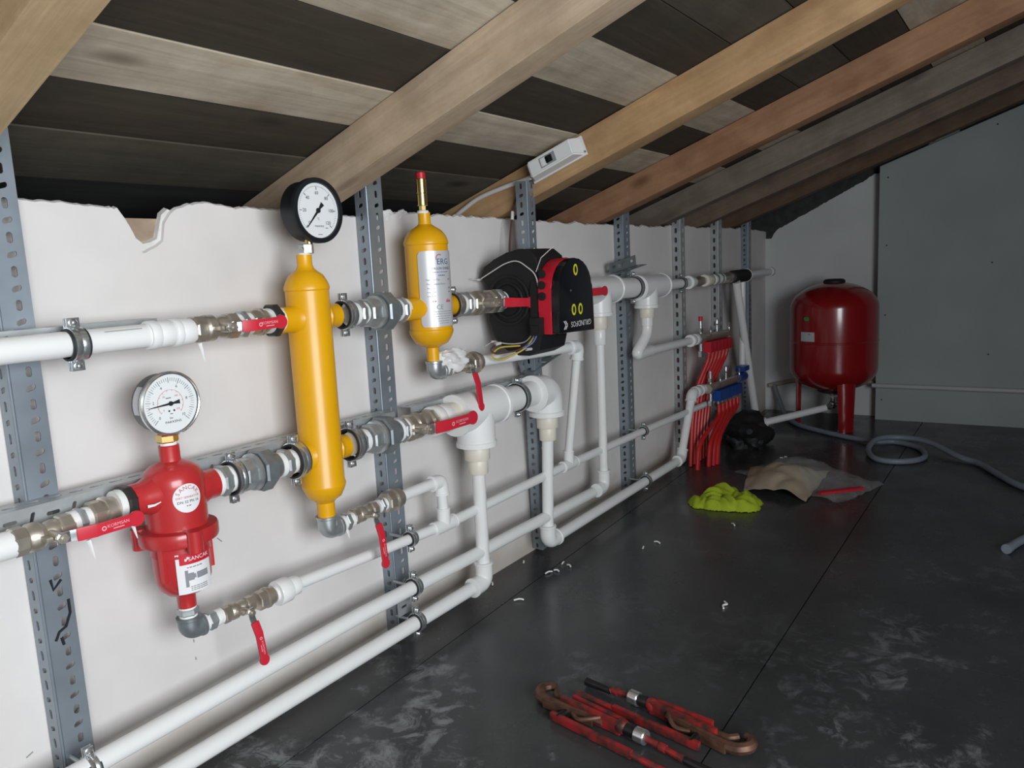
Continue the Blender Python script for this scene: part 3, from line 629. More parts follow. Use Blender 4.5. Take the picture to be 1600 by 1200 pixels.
for i, s in enumerate(['0', '20', '40', '60', '80', '100', '120']):
    dg_ = -135+45*i; x, z = dial_pt(gx, gz, 0.0375 if i not in (0, 6) else 0.0375, dg_); text_geo(b, s, 0.0105, (x, yf, z), X, Z)
text_geo(b, '°C', 0.0075, (gx-0.001, yf, gz-0.018), X, Z); text_geo(b, 'PAKKENS', 0.0052, (gx+0.001, yf, gz-0.0335), X, Z, squeeze=1.2)
dash(b, (gx+0.002, yf, gz-0.051), X, Z, 0.012, 0.001); dash(b, (gx+0.022, yf, gz-0.037), X, Z, 0.007, 0.0012)
for i in range(7):
    a = math.radians(-135+45*i); d = V((math.sin(a), 0, math.cos(a))); yd = V((-d.z, 0, d.x)); dash(b, V((gx, yf, gz))+d*0.0475, d, V((d.z, 0, -d.x))*-1, 0.007, 0.0012)
for i in range(61):
    a = math.radians(-135+4.5*i); d = V((math.sin(a), 0, math.cos(a))); dash(b, V((gx, yf, gz))+d*0.0515, d, V((-d.z, 0, d.x)), 0.0028, 0.0004)
part(t, 'lettering', b, 'ink')
def needle(t, cx, cz, y, deg, L_, tail_l, w):
    a = math.radians(deg); d = V((math.sin(a), 0, math.cos(a))); e = V((-d.z, 0, d.x)); o = V((cx, y, cz))
    b = B(); b.prism([(-tail_l, -w*2.3), (-tail_l, w*2.3), (-tail_l*0.3, w), (0, w*1.2), (L_, w*0.25), (L_, -w*0.25), (0, -w*1.2), (-tail_l*0.3, -w)], o, d, e, 0.001); b.lathe([(w*2.6, 0), (w*2.4, 0.002)], o, (0, -1, 0), 16)
    part(t, 'needle', b, 'ink')
needle(t, gx, gz, gy+0.0035, -137, 0.05, 0.02, 0.0022)
b = B(); b.cyl((hx+0.012, RY-0.006, 1.072), (hx+0.012, RY-0.006, 1.086), 0.0085, 16); part(t, 'stem', b, 'brass')
b = B(); b.hexa((hx+0.006, RY-0.003, 1.052), (hx+0.006, RY-0.003, 1.073), 0.016); part(t, 'stem_nut', b, 'galv')
b = B(); b.lathe([(0.015, 0), (0.0155, 0.003), (0.014, 0.006)], (hx+0.002, RY, 1.048), Z, 20); part(t, 'thread_tape', b, 'tape')
b = B(); b.sphere((hx-0.012, RY-0.012, 1.062), 0.0035, 10); part(t, 'set_screw', b, 'chrome')
clamp('pipe clamp on the upper right stub of the tall yellow vessel', (1.285, RY, ZT), 0.0285, scale=1.2)
nipple('hex nipple left of the union in the upper row', (1.325, RY, ZT), X, 0.027, 0.034, 0.018, 0.010)
union('galvanised union in the upper row between the two yellow vessels', 1.348, 1.455, RY, ZT-0.001, 0.049, 0.033)
nipple('hex nipple entering the left stub of the labelled yellow vessel', (1.472, RY, ZT-0.002), X, 0.028, 0.034, 0.016, 0.012)
# short yellow air separator with label
ex = 1.592; ER = 0.0565; t = thing('air_separator', 'shorter yellow vessel with a silver label and brass vent on top', 'separator tank', (ex, RY, 0.765))
b = B(); b.lathe([(0.0165, 0.765), (0.0165, 0.80), (0.024, 0.804), (0.042, 0.812), (0.053, 0.828), (0.0585, 0.842), (0.0585, 0.848), (ER, 0.851), (ER, 1.068), (0.0585, 1.071), (0.0585, 1.077), (0.053, 1.092), (0.042, 1.106), (0.026, 1.116), (0.017, 1.122), (0.016, 1.132), (0.016, 1.152)], (ex, RY, 0), Z, 40); part(t, 'vessel', b, 'yellow')
for x1 in (1.486, 1.716):
    b = B(); s = 1 if x1 > ex else -1; b.lathe([(0.028, 0.03), (0.033, ER-0.008), (0.030, ER-0.001), (0.028, ER+0.005), (0.028, abs(x1-ex))], (ex, RY, ZT-0.004), (s, 0, 0), 28); part(t, 'pipe_stub', b, 'yellow')
b = B(); b.patch(ex, RY, ER+0.002, 196, 314, 0.858, 1.052, 28, 0.010); lb = part(t, 'label_plate', b, 'silver_label')
R_ = ER+0.0032
def line(b, s, size, ang, z, al='LEFT', sq=1.0): text_geo(b, s, size, (0, 0, z), X, Z, wrap=(ex, RY, R_, ang), align=al, squeeze=sq)
def bars(b, ang, z, n, w=0.0045, h=0.0016, gap=0.0018, cx=None, R=None):
    for i in range(n):
        ww = w*(0.6+0.7*((i*7+int(z*1e4)) % 5)/4); a = math.radians(ang)
        b.patch(cx[0] if cx else ex, cx[1] if cx else RY, (R or R_)-0.0006, ang, ang+math.degrees(ww/(R or R_)), z-h/2, z+h/2, 3, thick=0.0009); ang += math.degrees((ww+gap)/(R or R_))
b = B(); line(b, 'ERG', 0.021, 262, 1.024, 'CENTER'); line(b, 'ERGÜN ENERJİ', 0.0085, 258, 1.007, 'CENTER'); bars(b, 232, 0.998, 8); bars(b, 246, 0.9895, 4, h=0.0022)
part(lb, 'lettering', b, 'ink_blue')
b = B(); line(b, 'Separatör Tipi', 0.0064, 214, 0.979); line(b, 'Max. Çalışma Basıncı', 0.0064, 215, 0.968); line(b, 'Max. Sıc.', 0.0064, 216, 0.957); bars(b, 216, 0.947, 4); bars(b, 216, 0.937, 4)
for z in (0.979, 0.957, 0.947): bars(b, 276, z, 2, 0.005, 0.004)
line(b, 'CE', 0.017, 246, 0.908, 'CENTER')
for i, z in enumerate((0.897, 0.891, 0.885, 0.879, 0.873, 0.867)): bars(b, 228+3*i, z, 10-i)
part(lb, 'lettering', b, 'ink_grey')
b = B(); pr = [(math.radians(270-(-35+i*12)), 1.0) for i in range(12)]
for k in range(10):
    a0 = math.radians(60+k*14); a1 = math.radians(60+(k+1)*14); rr = 0.0095
    x0_, z0_ = rr*math.cos(a0), rr*math.sin(a0); x1_, z1_ = rr*math.cos(a1), rr*math.sin(a1)
    for q in range(3): 
        ang = 251+math.degrees((x0_+(x1_-x0_)*q/3)/R_); zz = 1.033+z0_+(z1_-z0_)*q/3; b.patch(ex, RY, R_-0.0004, ang, ang+1.6, zz-0.0012, zz+0.0012, 2)
b.patch(ex, RY, R_-0.0004, 266, 282, 0.920, 0.926, 6); bars(b, 228, 0.924, 2, 0.005, 0.003); bars(b, 268, 0.928, 2, 0.003, 0.002); part(lb, 'printed_mark', b, 'ink_red')
t = thing('air_vent', 'slim brass automatic air vent with a red cap', 'air vent', (ex-0.004, RY, 1.152))
b = B(); b.lathe([(0.0155, 0), (0.016, 0.003), (0.014, 0.007)], (ex-0.004, RY, 1.150), Z, 20); part(t, 'thread_tape', b, 'tape')
b = B(); b.hexa((ex-0.004, RY, 1.157), (ex-0.004, RY, 1.170), 0.0095); b.lathe([(0.0135, 0), (0.0135, 0.028), (0.0127, 0.029), (0.0127, 0.031), (0.0135, 0.032), (0.0135, 0.066), (0.012, 0.068)], (ex-0.004, RY, 1.170), Z, 24); part(t, 'body', b, 'brass')
b = B(); b.lathe([(0.0122, 0), (0.0122, 0.014), (0.0105, 0.016)], (ex-0.004, RY, 1.238), Z, 24); part(t, 'cap', b, 'red_plastic')
clamp('pipe clamp right of the labelled yellow vessel', (1.694, RY, ZT-0.005), 0.0295, scale=1.2)
nipple('hex nipple left of the dark valve by the pump', (1.736, RY, ZT-0.005), X, 0.028, 0.036, 0.018, 0.012)
valve('dark nickel ball valve with lever over the left face of the pump', 1.757, 1.882, RY, ZT-0.006, 0.036, 'x', 0.028, 0.118, 0.026, 0.038, txt=False, stemx=1.80, slope=-0.06)
nipple('hex nipple joining the dark valve to the pump', (1.903, RY, ZT-0.006), X, 0.028, 0.036, 0.018, 0.014)
# ------------------------------------------------------------------ circulation pump
px_ = 1.950
t = thing('circulation_pump', 'black and red circulation pump with a black control face', 'pump', (2.05, RY, 0.74))
outl = [(1.425, 0.975), (1.412, 1.006), (1.375, 1.026), (1.329, 1.045), (1.285, 1.054), (1.250, 1.052), (1.222, 1.030), (1.214, 0.98), (1.212, 0.88), (1.212, 0.80), (1.225, 0.752), (1.262, 0.735), (1.315, 0.736), (1.355, 0.758), (1.385, 0.79), (1.402, 0.844), (1.402, 0.905), (1.383, 0.935), (1.402, 0.952)]
b = B(); b.prism(outl, (px_, 0, 0), Y, Z, 0.152, 0.006); part(t, 'insulation_shell', b, 'black')
b = B()
for r0, r1, h in ((0.076, 0.067, 0.006), (0.055, 0.047, 0.010)): b.lathe([(r0, 0), (r0, h*0.8), (r0-0.002, h), (r1+0.002, h), (r1, h*0.8), (r1, 0)], (px_, RY-0.01, ZT-0.008), (-1, 0, 0), 36, caps=False)
part(t, 'shell_ring', b, 'black')
for pts in ([(1.428, 0.968), (1.33, 1.014), (1.285, 1.022), (1.222, 0.978), (1.216, 0.93)], [(1.216, 0.905), (1.222, 0.84), (1.262, 0.778), (1.32, 0.770), (1.392, 0.778)]):
    P = [(px_-0.004, y, z) for y, z in pts]; P = [(px_+0.02, pts[0][0]+0.003, pts[0][1])]+P+[(px_+0.02, pts[-1][0]-0.002, pts[-1][1])]
    b = B(); b.tube(fillet(P, 0.025, 5), 0.0019, 6); q = P[0] if pts[0][0] > 1.4 else P[-1]
    b.obox((px_-0.004, q[1], q[2]), (0.007, 0.007, 0.006)); b.tube([(px_-0.005, q[1], q[2]), (px_-0.03, q[1]+0.012, q[2]+(0.004 if q[2] > 0.9 else -0.012))], 0.0012, 6); part(t, 'cable_tie', b, 'cable')
b = B(); b.tube([(px_-0.004, 1.222, 0.985), (px_-0.012, 1.198, 1.024), (px_+0.03, 1.18, 1.055)], 0.0013, 6); part(t, 'cable_tie', b, 'cable')
hxc = 2.043; hw_ = 0.103
arch = [(-hw_-0.006, 0.802), (hw_+0.008, 0.795), (hw_+0.002, 0.87)]
for i in range(13): a = math.radians(0+180*i/12); arch.append((hw_*0.98*math.cos(a)-0.002*i/12, 0.935+0.087*math.sin(a)))
arch.append((-hw_-0.003, 0.87))
def headp(y0, y1, k, bev): 
    b = B(); b.prism([(hxc+(u)*k, 0.905+(v-0.905)*k) for u, v in arch], (0, y1, 0), X, Z, y1-y0, bev); return b
b = headp(1.2135, 1.245, 0.97, 0.004); part(t, 'motor_flange', b, 'black')
b = headp(1.170, 1.2135, 1.0, 0.004); part(t, 'red_housing', b, 'red_plastic')
b = headp(1.144, 1.170, 0.985, 0.008); face = part(t, 'control_face', b, 'black_gloss')
for z in (0.977, 0.945, 0.913):
    b = B(); b.lathe([(0.0125, 0), (0.0125, 0.0025), (0.010, 0.003)], (hxc-hw_+(0.0015 if z > 0.96 else -0.003), 1.199, z), (-1, 0, 0), 20); part(t, 'cable_entry', b, 'black')
b = B(); b.box((hxc-hw_-0.028, 1.195, 0.800), (hxc-hw_+0.01, 1.232, 0.852), 0.003); b.box((hxc-hw_-0.034, 1.20, 0.81), (hxc-hw_-0.02, 1.225, 0.83), 0.002); part(t, 'plug_block', b, 'black')
yf = 1.1438
for (x, z) in ((hxc-0.002, 0.985), (hxc-0.020, 0.868), (hxc+0.020, 0.868)):
    b = B(); b.prism([((0.0125)*math.cos(2*math.pi*i/24), 0.017*math.sin(2*math.pi*i/24)) for i in range(24)], (x, yf, z), X, Z, 0.0006); o = part(face, 'yellow_symbol', b, 'sym')
    b = B(); b.prism([((0.0062)*math.cos(2*math.pi*i/24), 0.0105*math.sin(2*math.pi*i/24)) for i in range(24)], (x, yf-0.0006, z), X, Z, 0.0004)
    for dz in (-0.005, 0.004): b.box((x-0.006, yf-0.0016, z+dz), (x+0.004, yf-0.001, z+dz+0.003))
    part(face, 'symbol_center', b, 'ink')
b = B(); text_geo(b, 'GRUNDFOS', 0.0235, (hxc+0.022, yf, 0.826), -X, -Z, squeeze=1.0)
for k in (-1, 1):
    for (dx, sgn) in ((0.0, 1), (0.009, 1)): b.obox((hxc-0.072+dx-0.004, yf-0.0003, 0.826+k*0.0065), (0.016, 0.0035, 0.0006), Matrix((V((0.7, 0, 0.72*k*-1)).normalized(), V((0.72*k, 0, 0.7)).normalized(), Y)).transposed())
part(face, 'lettering', b, 'white_box')
b = B(); b.lathe([(0.004, 0), (0.003, 0.002)], (hxc-0.034, yf, 0.925), (0, -1, 0), 12); b.lathe([(0.002, 0), (0.002, 0.001)], (hxc-0.045, yf, 0.868), (0, -1, 0), 10); part(face, 'button', b, 'steel_case')
# wires below the pump
def wire(lab, pts, r, mt, grp='loose wires below the pump', name='electric_wire', sl=()):
    t = thing(name, lab, 'wire', pts[0], grp); b = B(); b.tube(fillet(pts, 0.04, 6), r, 8); part(t, 'insulation', b, mt)
    for a, c in sl: b = B(); b.cyl(a, c, r*1.7, 10); part(t, 'ferrule', b, 'cable')
    return t
wire('yellow and green wire loop hanging under the pump', [(1.925, 1.215, 0.815), (1.90, 1.235, 0.765), (1.83, 1.285, 0.735), (1.79, 1.29, 0.752), (1.83, 1.29, 0.775), (1.90, 1.26, 0.772)], 0.0025, 'wire_yellow', sl=[((1.845, 1.285, 0.738), (1.872, 1.262, 0.750))])
wire('brown wire loop with a white ferrule under the pump', [(1.928, 1.212, 0.815), (1.892, 1.242, 0.762), (1.81, 1.286, 0.757), (1.785, 1.288, 0.772), (1.82, 1.288, 0.785)], 0.0025, 'wire_brown', sl=[((1.815, 1.288, 0.784), (1.838, 1.286, 0.786))])
wire('blue wire tucked beneath the pump shell', [(1.932, 1.208, 0.82), (1.905, 1.22, 0.775), (1.88, 1.25, 0.765), (1.93, 1.255, 0.758)], 0.0025, 'wire_blue', sl=[((1.925, 1.255, 0.758), (1.95, 1.253, 0.757))])
# right of the pump
nipple('hex nipple on the right side of the pump', (2.162, RY, ZT-0.006), X, 0.028, 0.035, 0.016, 0.012)
valve('ball valve right of the pump, only its red lever tip showing', 2.20, 2.345, RY, ZT-0.006, 0.034, 'x', 0.03, 0.135, 0.026, 0.040, stemx=2.262)
sleeve('white adapter between right hand valve and first upper tee', (2.345, RY, ZT-0.006), X, [(0.036, 0.03), (0.033, 0.035)])
ZV = 0.902
tee('large white tee with rim just right of the pump', (2.545, RY, ZV), X, -Z, 0.038, 0.15, 0.125, 0.092)
pipe('thick white pipe between the two upper tees', [(2.63, RY, ZV), (2.88, RY, ZV-0.004)], 0.040)
clamp('black pipe clamp on the thick pipe between the two upper tees', (2.845, RY, ZV-0.004), 0.0405, scale=1.2, back=1.40)
tee('second upper white tee, with its leg turning down to the manifold pipe', (2.965, RY, 0.895), X, -Z, 0.037, 0.09, 0.16, 0.085)
sleeve('beige reducer under the first upper tee', (2.545, RY, ZV-0.088), -Z, [(0.031, 0.052), (0.0245, 0.004)], 'ppr_beige', 'beige reducer bushes', 'reducer_bush')
sleeve('white socket under the first upper tee', (2.546, RY, ZV-0.143), -Z, [(0.0235, 0.055)])
pipe('long white vertical pipe below the first upper tee', [(2.546, RY, 0.74), (2.552, 1.34, 0.195)], 0.0165)
elbow('white elbow at the foot of the long vertical pipe', (2.552, 1.34, 0.163), Z, -X, 0.0175, 3.6)
sleeve('beige reducer under the second upper tee', (2.966, RY, 0.812), -Z, [(0.031, 0.042)], 'ppr_beige', 'beige reducer bushes', 'reducer_bush')
b = B(); b.tube(fillet([(2.966, RY, 0.772), (2.966, RY, 0.705), (2.872, 1.345, 0.625), (3.02, 1.345, 0.628)], 0.035, 8), 0.0225, 22); b.lathe([(0.025, 0), (0.025, 0.035), (0.0235, 0.036)], (2.966, RY, 0.772), -Z, 22)
single('swing_elbow', 'bulging white swing elbow hanging below the second upper tee', 'pipe fitting', b, 'ppr')
pipe('shaded pipe from the swing elbow to the red manifold', [(2.98, 1.345, 0.627), (3.46, 1.34, 0.622)], 0.018)
sleeve('white ringed socket left of the red manifold', (3.45, 1.34, 0.622), X, [(0.029, 0.02), (0.024, 0.03), (0.027, 0.035), (0.024, 0.025)])
sleeve('white reducing socket right of the second upper tee', (3.12, RY, 0.893), X, [(0.036, 0.015), (0.029, 0.03)])
pipe('dim thin pipe beyond the second upper tee', [(3.15, RY, 0.893), (3.44, RY, 0.893)], 0.0215)
clamp('black pipe clamp on the dim thin pipe in the upper row', (3.345, RY, 0.893), 0.0225, scale=1.2, back=1.40)
sleeve('white ring socket at the end of the dim thin pipe', (3.425, RY, 0.893), X, [(0.031, 0.018), (0.024, 0.05)])
coupler('small nickel coupler at the far end of the upper row', 3.492, 3.612, RY, 0.893, 0.022)
sleeve('pale grey check valve body at the far end of the upper row', (3.610, RY, 0.893), X, [(0.018, 0.02), (0.029, 0.09), (0.02, 0.025)], 'ppr_beige', None, 'check_valve')
nipple('hex nipple far along the upper row beside the slanting pipe', (3.777, RY, 0.893), X, 0.026, 0.030, 0.02, 0.024)
nipple('second hex nipple far along the upper row', (3.845, RY, 0.894), X, 0.026, 0.030, 0.02, 0.022)
coupler('dark brass sleeve above the slanting pipe', 3.875, 4.06, RY, 0.894, 0.026)
t = thing('drain_cock', 'black fitting with round end at the far end of the upper row', 'valve', (4.12, RY, 0.896))
b = B(); b.cyl((4.05, RY, 0.895), (4.22, RY-0.02, 0.898), 0.034, 20); part(t, 'body', b, 'black'); b = B(); b.lathe([(0.036, 0), (0.036, 0.012)], (4.21, RY-0.019, 0.898), X, 20); part(t, 'end_ring', b, 'ppr')
pipe('last short white pipe running into the far corner', [(4.22, RY-0.01, 0.897), (4.78, RY, 0.90)], 0.021)
sleeve('white end socket in the far corner', (4.72, RY, 0.90), X, [(0.026, 0.05), (0.022, 0.01)])

# ================================================================== MIDDLE ROW
pipe('white pipe stub entering at the left edge, middle row', [(-1.25, RY, ZM-0.004), (0.53, RY, ZM-0.001)], 0.0225)
valve('nickel ball valve at left with open red lever reaching toward the red separator', 0.527, 0.622, RY, ZM, 0.0245, 'x', 0.022, 0.094, 0.021, 0.028, txt=True, stemx=0.582)
nipple('hex nipple between left ball valve and the nickel coupler', (0.637, RY, ZM+0.004), X, 0.021, 0.0245, 0.012, 0.011)
coupler('nickel coupler behind the left red lever', 0.652, 0.700, RY, ZM+0.006, 0.026)
nipple('black hex bushing at the left port of the red dirt separator', (0.719, RY, ZM+0.012), X, 0.028, 0.0335, 0.018, 0.012, 'black_iron')
tail('strand of white tape below the black bushing', (0.715, RY-0.02, ZM-0.02), 0.03)
tail('strand of white tape below the left red lever', (0.638, RY-0.02, ZM-0.026), 0.036)
dx_ = 0.813; t = thing('dirt_separator', 'red cast dirt separator with round sticker, below the steel pressure gauge', 'separator', (dx_, RY, 0.39))
b = B(); b.lathe([(0.0555, 0.545), (0.0555, 0.632), (0.0545, 0.645), (0.049, 0.658), (0.038, 0.668), (0.024, 0.674), (0.019, 0.676), (0.0185, 0.682), (0.0185, 0.704), (0.017, 0.706)], (dx_, RY, 0), Z, 44)
for s, L_, z in ((-1, 0.086, ZM+0.013), (1, 0.084, ZM+0.003)): b.lathe([(0.036, 0.03), (0.036, 0.05), (0.0295, 0.066), (0.0295, L_)], (dx_, RY, z), (s, 0, 0), 28)
body = part(t, 'upper_body', b, 'red')
b = B(); b.lathe([(0.060, 0.520), (0.0705, 0.524), (0.072, 0.528), (0.072, 0.546), (0.070, 0.550), (0.058, 0.552)], (dx_, RY, 0), Z, 44)
for a in (20, 140, 260):
    aa = math.radians(a); b.lathe([(0.015, 0), (0.015, 0.04)], (dx_+0.068*math.cos(aa), RY+0.068*math.sin(aa), 0.513), Z, 16)
part(t, 'flange_ring', b, 'red')
b = B(); b.lathe([(0.017, 0.388), (0.0175, 0.412), (0.020, 0.416), (0.034, 0.421), (0.045, 0.432), (0.0505, 0.448), (0.0515, 0.470), (0.0525, 0.52)], (dx_, RY, 0), Z, 44); b.lathe([(0.054, 0.50), (0.052, 0.52)], (dx_, RY, 0), Z, 44)
for a in (-18, 200): aa = math.radians(a); b.obox((dx_+0.054*math.cos(aa), RY+0.054*math.sin(aa), 0.488), (0.008, 0.012, 0.065), Matrix.Rotation(aa, 3, 'Z'), 0.002)
bowl = part(t, 'lower_bowl', b, 'red')
# round sticker
ca = 262.0; cz = 0.612; rs = 0.027; b = B(); Rs = 0.0562; vs = [(dx_+Rs*math.cos(math.radians(ca)), RY+Rs*math.sin(math.radians(ca)), cz)]
for k in range(1, 7):
    for i in range(32): a = 2*math.pi*i/32; aa = math.radians(ca)+rs*k/6*math.cos(a)/Rs; vs.append((dx_+Rs*math.cos(aa), RY+Rs*math.sin(aa), cz+rs*k/6*math.sin(a)))
b.verts_faces(vs, [(0, i+1, (i+1) % 32+1) for i in range(32)]+[(1+32*k+i, 33+32*k+i, 33+32*k+(i+1) % 32, 1+32*k+(i+1) % 32) for k in range(5) for i in range(32)]); st_ = part(body, 'round_sticker', b, 'paper')
b = B(); word = 'SANCAK'
for i, chh in enumerate(word):
    a = math.radians(150-i*24); rr = 0.0200; aa = ca+math.degrees(rr*math.cos(a)/Rs); q = math.radians(aa); d = V((-math.sin(q), math.cos(q), 0)); ta = a-math.pi/2
    text_geo(b, chh, 0.0105, (dx_+(Rs+0.0006)*math.cos(q), RY+(Rs+0.0006)*math.sin(q), cz+rr*math.sin(a)), d*math.cos(ta)+Z*math.sin(ta), -d*math.sin(ta)+Z*math.cos(ta))
text_geo(b, 'DIRT SEPARATOR', 0.0056, (0, 0, cz+0.002), X, Z, wrap=(dx_, RY, Rs+0.0004, ca)); part(body, 'sticker_lettering', b, 'ink_red')
b = B(); text_geo(b, 'DN 32 PN 16', 0.0072, (0, 0, cz-0.0065), X, Z, wrap=(dx_, RY, Rs+0.0004, ca)); dash_c = ca
bars(b, ca-4, cz-0.014, 2, 0.004, 0.0012, cx=(dx_, RY), R=Rs+0.0006); part(body, 'sticker_lettering', b, 'ink')
# lower label
b = B(); b.patch(dx_, RY, 0.0526, 226, 300, 0.431, 0.508, 18); part(bowl, 'paper_label', b, 'paper')
b = B(); b.patch(dx_, RY, 0.0531, 233, 300, 0.487, 0.508, 18); part(bowl, 'label_header', b, 'red_plastic')
b = B(); text_geo(b, 'SANCAK', 0.0108, (0, 0, 0.4965), X, Z, wrap=(dx_, RY, 0.0542, 272))
for k in (0, 1): b.patch(dx_, RY, 0.0533, 243+k*4, 247+k*4, 0.494+k*0.003, 0.4985+k*0.003, 2)
part(bowl, 'label_lettering', b, 'paper')
b = B(); R2 = 0.0533
b.patch(dx_, RY, R2, 241, 247, 0.444, 0.476, 3); b.patch(dx_, RY, R2, 247, 258, 0.456, 0.470, 4); b.patch(dx_, RY, R2, 258, 262, 0.459, 0.467, 2); b.patch(dx_, RY, R2, 264, 289, 0.457, 0.469, 6)
bars(b, 246, 0.481, 5, cx=(dx_, RY), R=0.0545)
for z in (0.4435, 0.440, 0.4365): bars(b, 250, z, 6, 0.005, 0.001, 0.0012, cx=(dx_, RY), R=0.0545)
part(bowl, 'label_drawing', b, 'ink_grey')
b = B(); b.tube([(dx_-0.073, RY-0.033, ZM+0.004), (dx_-0.063, RY-0.038, ZM+0.0045), (dx_-0.052, RY-0.041, ZM+0.008)], 0.002, 6, radii=[0.003, 0.0022, 0.001]); single('tape_strand', 'curl of white tape stuck to the left port of the red separator', 'thread tape', b, 'tape', 'loose strands of thread tape')
# pressure gauge
pgx, pgz, pR = 0.812, 0.785, 0.0595; pgy = 1.307
t = gauge('pressure_gauge', 'steel cased round pressure gauge above the red dirt separator', 'gauge', pgx, pgz, pR-0.0015, pgy, 0.044, 'steel_case', 'chrome', 0.0545)
yf = pgy+0.0048; b = B()
for i, s in enumerate(['0', '2', '4', '6', '8', '10']): x, z = dial_pt(pgx, pgz, 0.0335, -135+54*i); text_geo(b, s, 0.0075, (x, yf, z), X, Z)
text_geo(b, 'bar', 0.0055, (pgx-0.001, yf, pgz-0.0265), X, Z); text_geo(b, 'PAKKENS', 0.0062, (pgx+0.002, yf, pgz-0.034), X, Z, squeeze=1.25)
for i in range(51):
    a = math.radians(-135+5.4*i); d = V((math.sin(a), 0, math.cos(a))); mj = i % 5 == 0; dash(b, V((pgx, yf, pgz))+d*(0.0435 if mj else 0.0445), d, V((-d.z, 0, d.x)), 0.010 if mj else 0.0065, 0.0007 if mj else 0.0004)
dash(b, (pgx-0.003, yf, pgz+0.0105), X, Z, 0.010, 0.0012); dash(b, (pgx, yf, pgz-0.019), X, Z, 0.005, 0.001)
for dx in (-0.004, 0.006): b.lathe([(0.0018, 0), (0.0018, 0.0005)], (pgx+dx, yf, pgz-0.0135), (0, -1, 0), 10)
part(t, 'lettering', b, 'ink')
b = B()
for i in range(45):
    a0 = math.radians(-130+5.8*i); a1 = math.radians(-130+5.8*(i+1)); d = V((math.sin((a0+a1)/2), 0, math.cos((a0+a1)/2))); dash(b, V((pgx, yf, pgz))+d*0.0255, V((-d.z, 0, d.x))*-1, d, 0.0027, 0.0005)
    if i % 4 == 0: dash(b, V((pgx, yf, pgz))+d*0.024, d, V((-d.z, 0, d.x)), 0.003, 0.0004)
for i, s in enumerate(['0', '50', '100', '150']): x, z = dial_pt(pgx, pgz, 0.018, -128+86*i); text_geo(b, s, 0.005, (x, yf, z), X, Z)
part(t, 'red_scale', b, 'ink_red')
needle(t, pgx, pgz, pgy+0.0035, -94, 0.044, 0.018, 0.0017)
b = B(); a0 = 160; cc = (pgx, pgy+0.024, pgz)
for i in range(6):
    aa = math.radians(140+9*i); ab = math.radians(140+9*(i+1)); d = V((math.cos((aa+ab)/2), 0, math.sin((aa+ab)/2))); tg = V((-d.z, 0, d.x)); b.obox(V(cc)+d*(pR*0.915), (0.0095, 0.020, 0.0012), Matrix((tg, Y, d)).transposed())
part(t, 'case_sticker', b, 'silver_label')
b = B(); b.hexa((dx_-0.001, RY, 0.711), (dx_-0.001, RY, 0.7265), 0.0195); b.cyl((dx_-0.001, RY, 0.722), (dx_-0.001, RY-0.006, 0.733), 0.011, 16); part(t, 'brass_nut', b, 'brass')
b = B(); b.lathe([(0.0155, 0), (0.016, 0.003), (0.015, 0.006)], (dx_, RY, 0.706), Z, 20); part(t, 'thread_tape', b, 'tape')
# right of the dirt separator
nipple('hex nipple at the right port of the red dirt separator', (0.917, RY, ZM+0.002), X, 0.0275, 0.032, 0.020, 0.010)
clamp('pipe clamp just right of the red dirt separator', (0.944, RY, ZM+0.002), 0.031, scale=1.0)
union('galvanised union between red dirt separator and tall yellow vessel', 0.957, 1.050, RY, ZM+0.002, 0.046, 0.032)
nipple('hex nipple at the lower left stub of the tall yellow vessel', (1.073, RY, ZM), X, 0.027, 0.0325, 0.018, 0.012)
clamp('pipe clamp at the lower left stub of the tall yellow vessel', (1.104, RY, ZM), 0.0345, scale=1.25)
clamp('pipe clamp at the lower right stub of the tall yellow vessel', (1.272, RY, ZM), 0.0345, scale=1.2)
nipple('hex nipple at the lower right stub of the tall yellow vessel', (1.292, RY, ZM), X, 0.028, 0.0335, 0.020, 0.014)
union('galvanised union right of the tall yellow vessel in the middle row', 1.322, 1.425, RY, ZM-0.001, 0.0485, 0.034)
nipple('hex nipple left of the dark valve in the middle row', (1.443, RY, ZM-0.001), X, 0.029, 0.034, 0.014, 0.010)
valve('dark nickel ball valve with a short red lever left of the big lower tee', 1.458, 1.572, RY, ZM-0.002, 0.035, 'x', 0.02, 0.145, 0.029, 0.030, stemx=1.482, slope=0.0, txt=True)
sleeve('white threaded adapter left of the big lower tee', (1.565, RY, ZM-0.004), X, [(0.0415, 0.03), (0.040, 0.035), (0.036, 0.03)])
sleeve('beige bush inside the rim of the big lower tee', (1.62, RY, ZM-0.004), X, [(0.037, 0.05)], 'ppr_beige', 'beige reducer bushes', 'reducer_bush')
TX = 1.762
tee('biggest white tee, below the second yellow vessel', (TX, RY, ZM-0.006), X, -Z, 0.043, 0.098, 0.112, 0.105)
pipe('thick white pipe between big lower tee and big elbow', [(TX+0.09, RY, ZM-0.006), (2.08, RY, ZM-0.008)], 0.040)
clamp('pipe clamp on the thick white pipe in the middle row', (1.985, RY, ZM-0.007), 0.0405, scale=1.1)
elbow('big white elbow at the right end of the middle row', (2.155, RY, ZM-0.010), -X, -Z, 0.041, 2.05)
sleeve('beige reducer under the biggest tee', (TX, RY, ZM-0.109), -Z, [(0.037, 0.043), (0.0295, 0.042)], 'ppr_beige', 'beige reducer bushes', 'reducer_bush')
pipe('white vertical pipe below the biggest tee', [(TX, RY, 0.42), (TX+0.006, 1.34, 0.12)], 0.0195)
elbow('white elbow on the floor below the biggest tee', (TX+0.006, 1.34, 0.079), Z, -X, 0.020, 3.0)
sleeve('beige reducer under the big elbow', (2.155, RY, ZM-0.094), -Z, [(0.036, 0.042), (0.0285, 0.042)], 'ppr_beige', 'beige reducer bushes', 'reducer_bush')
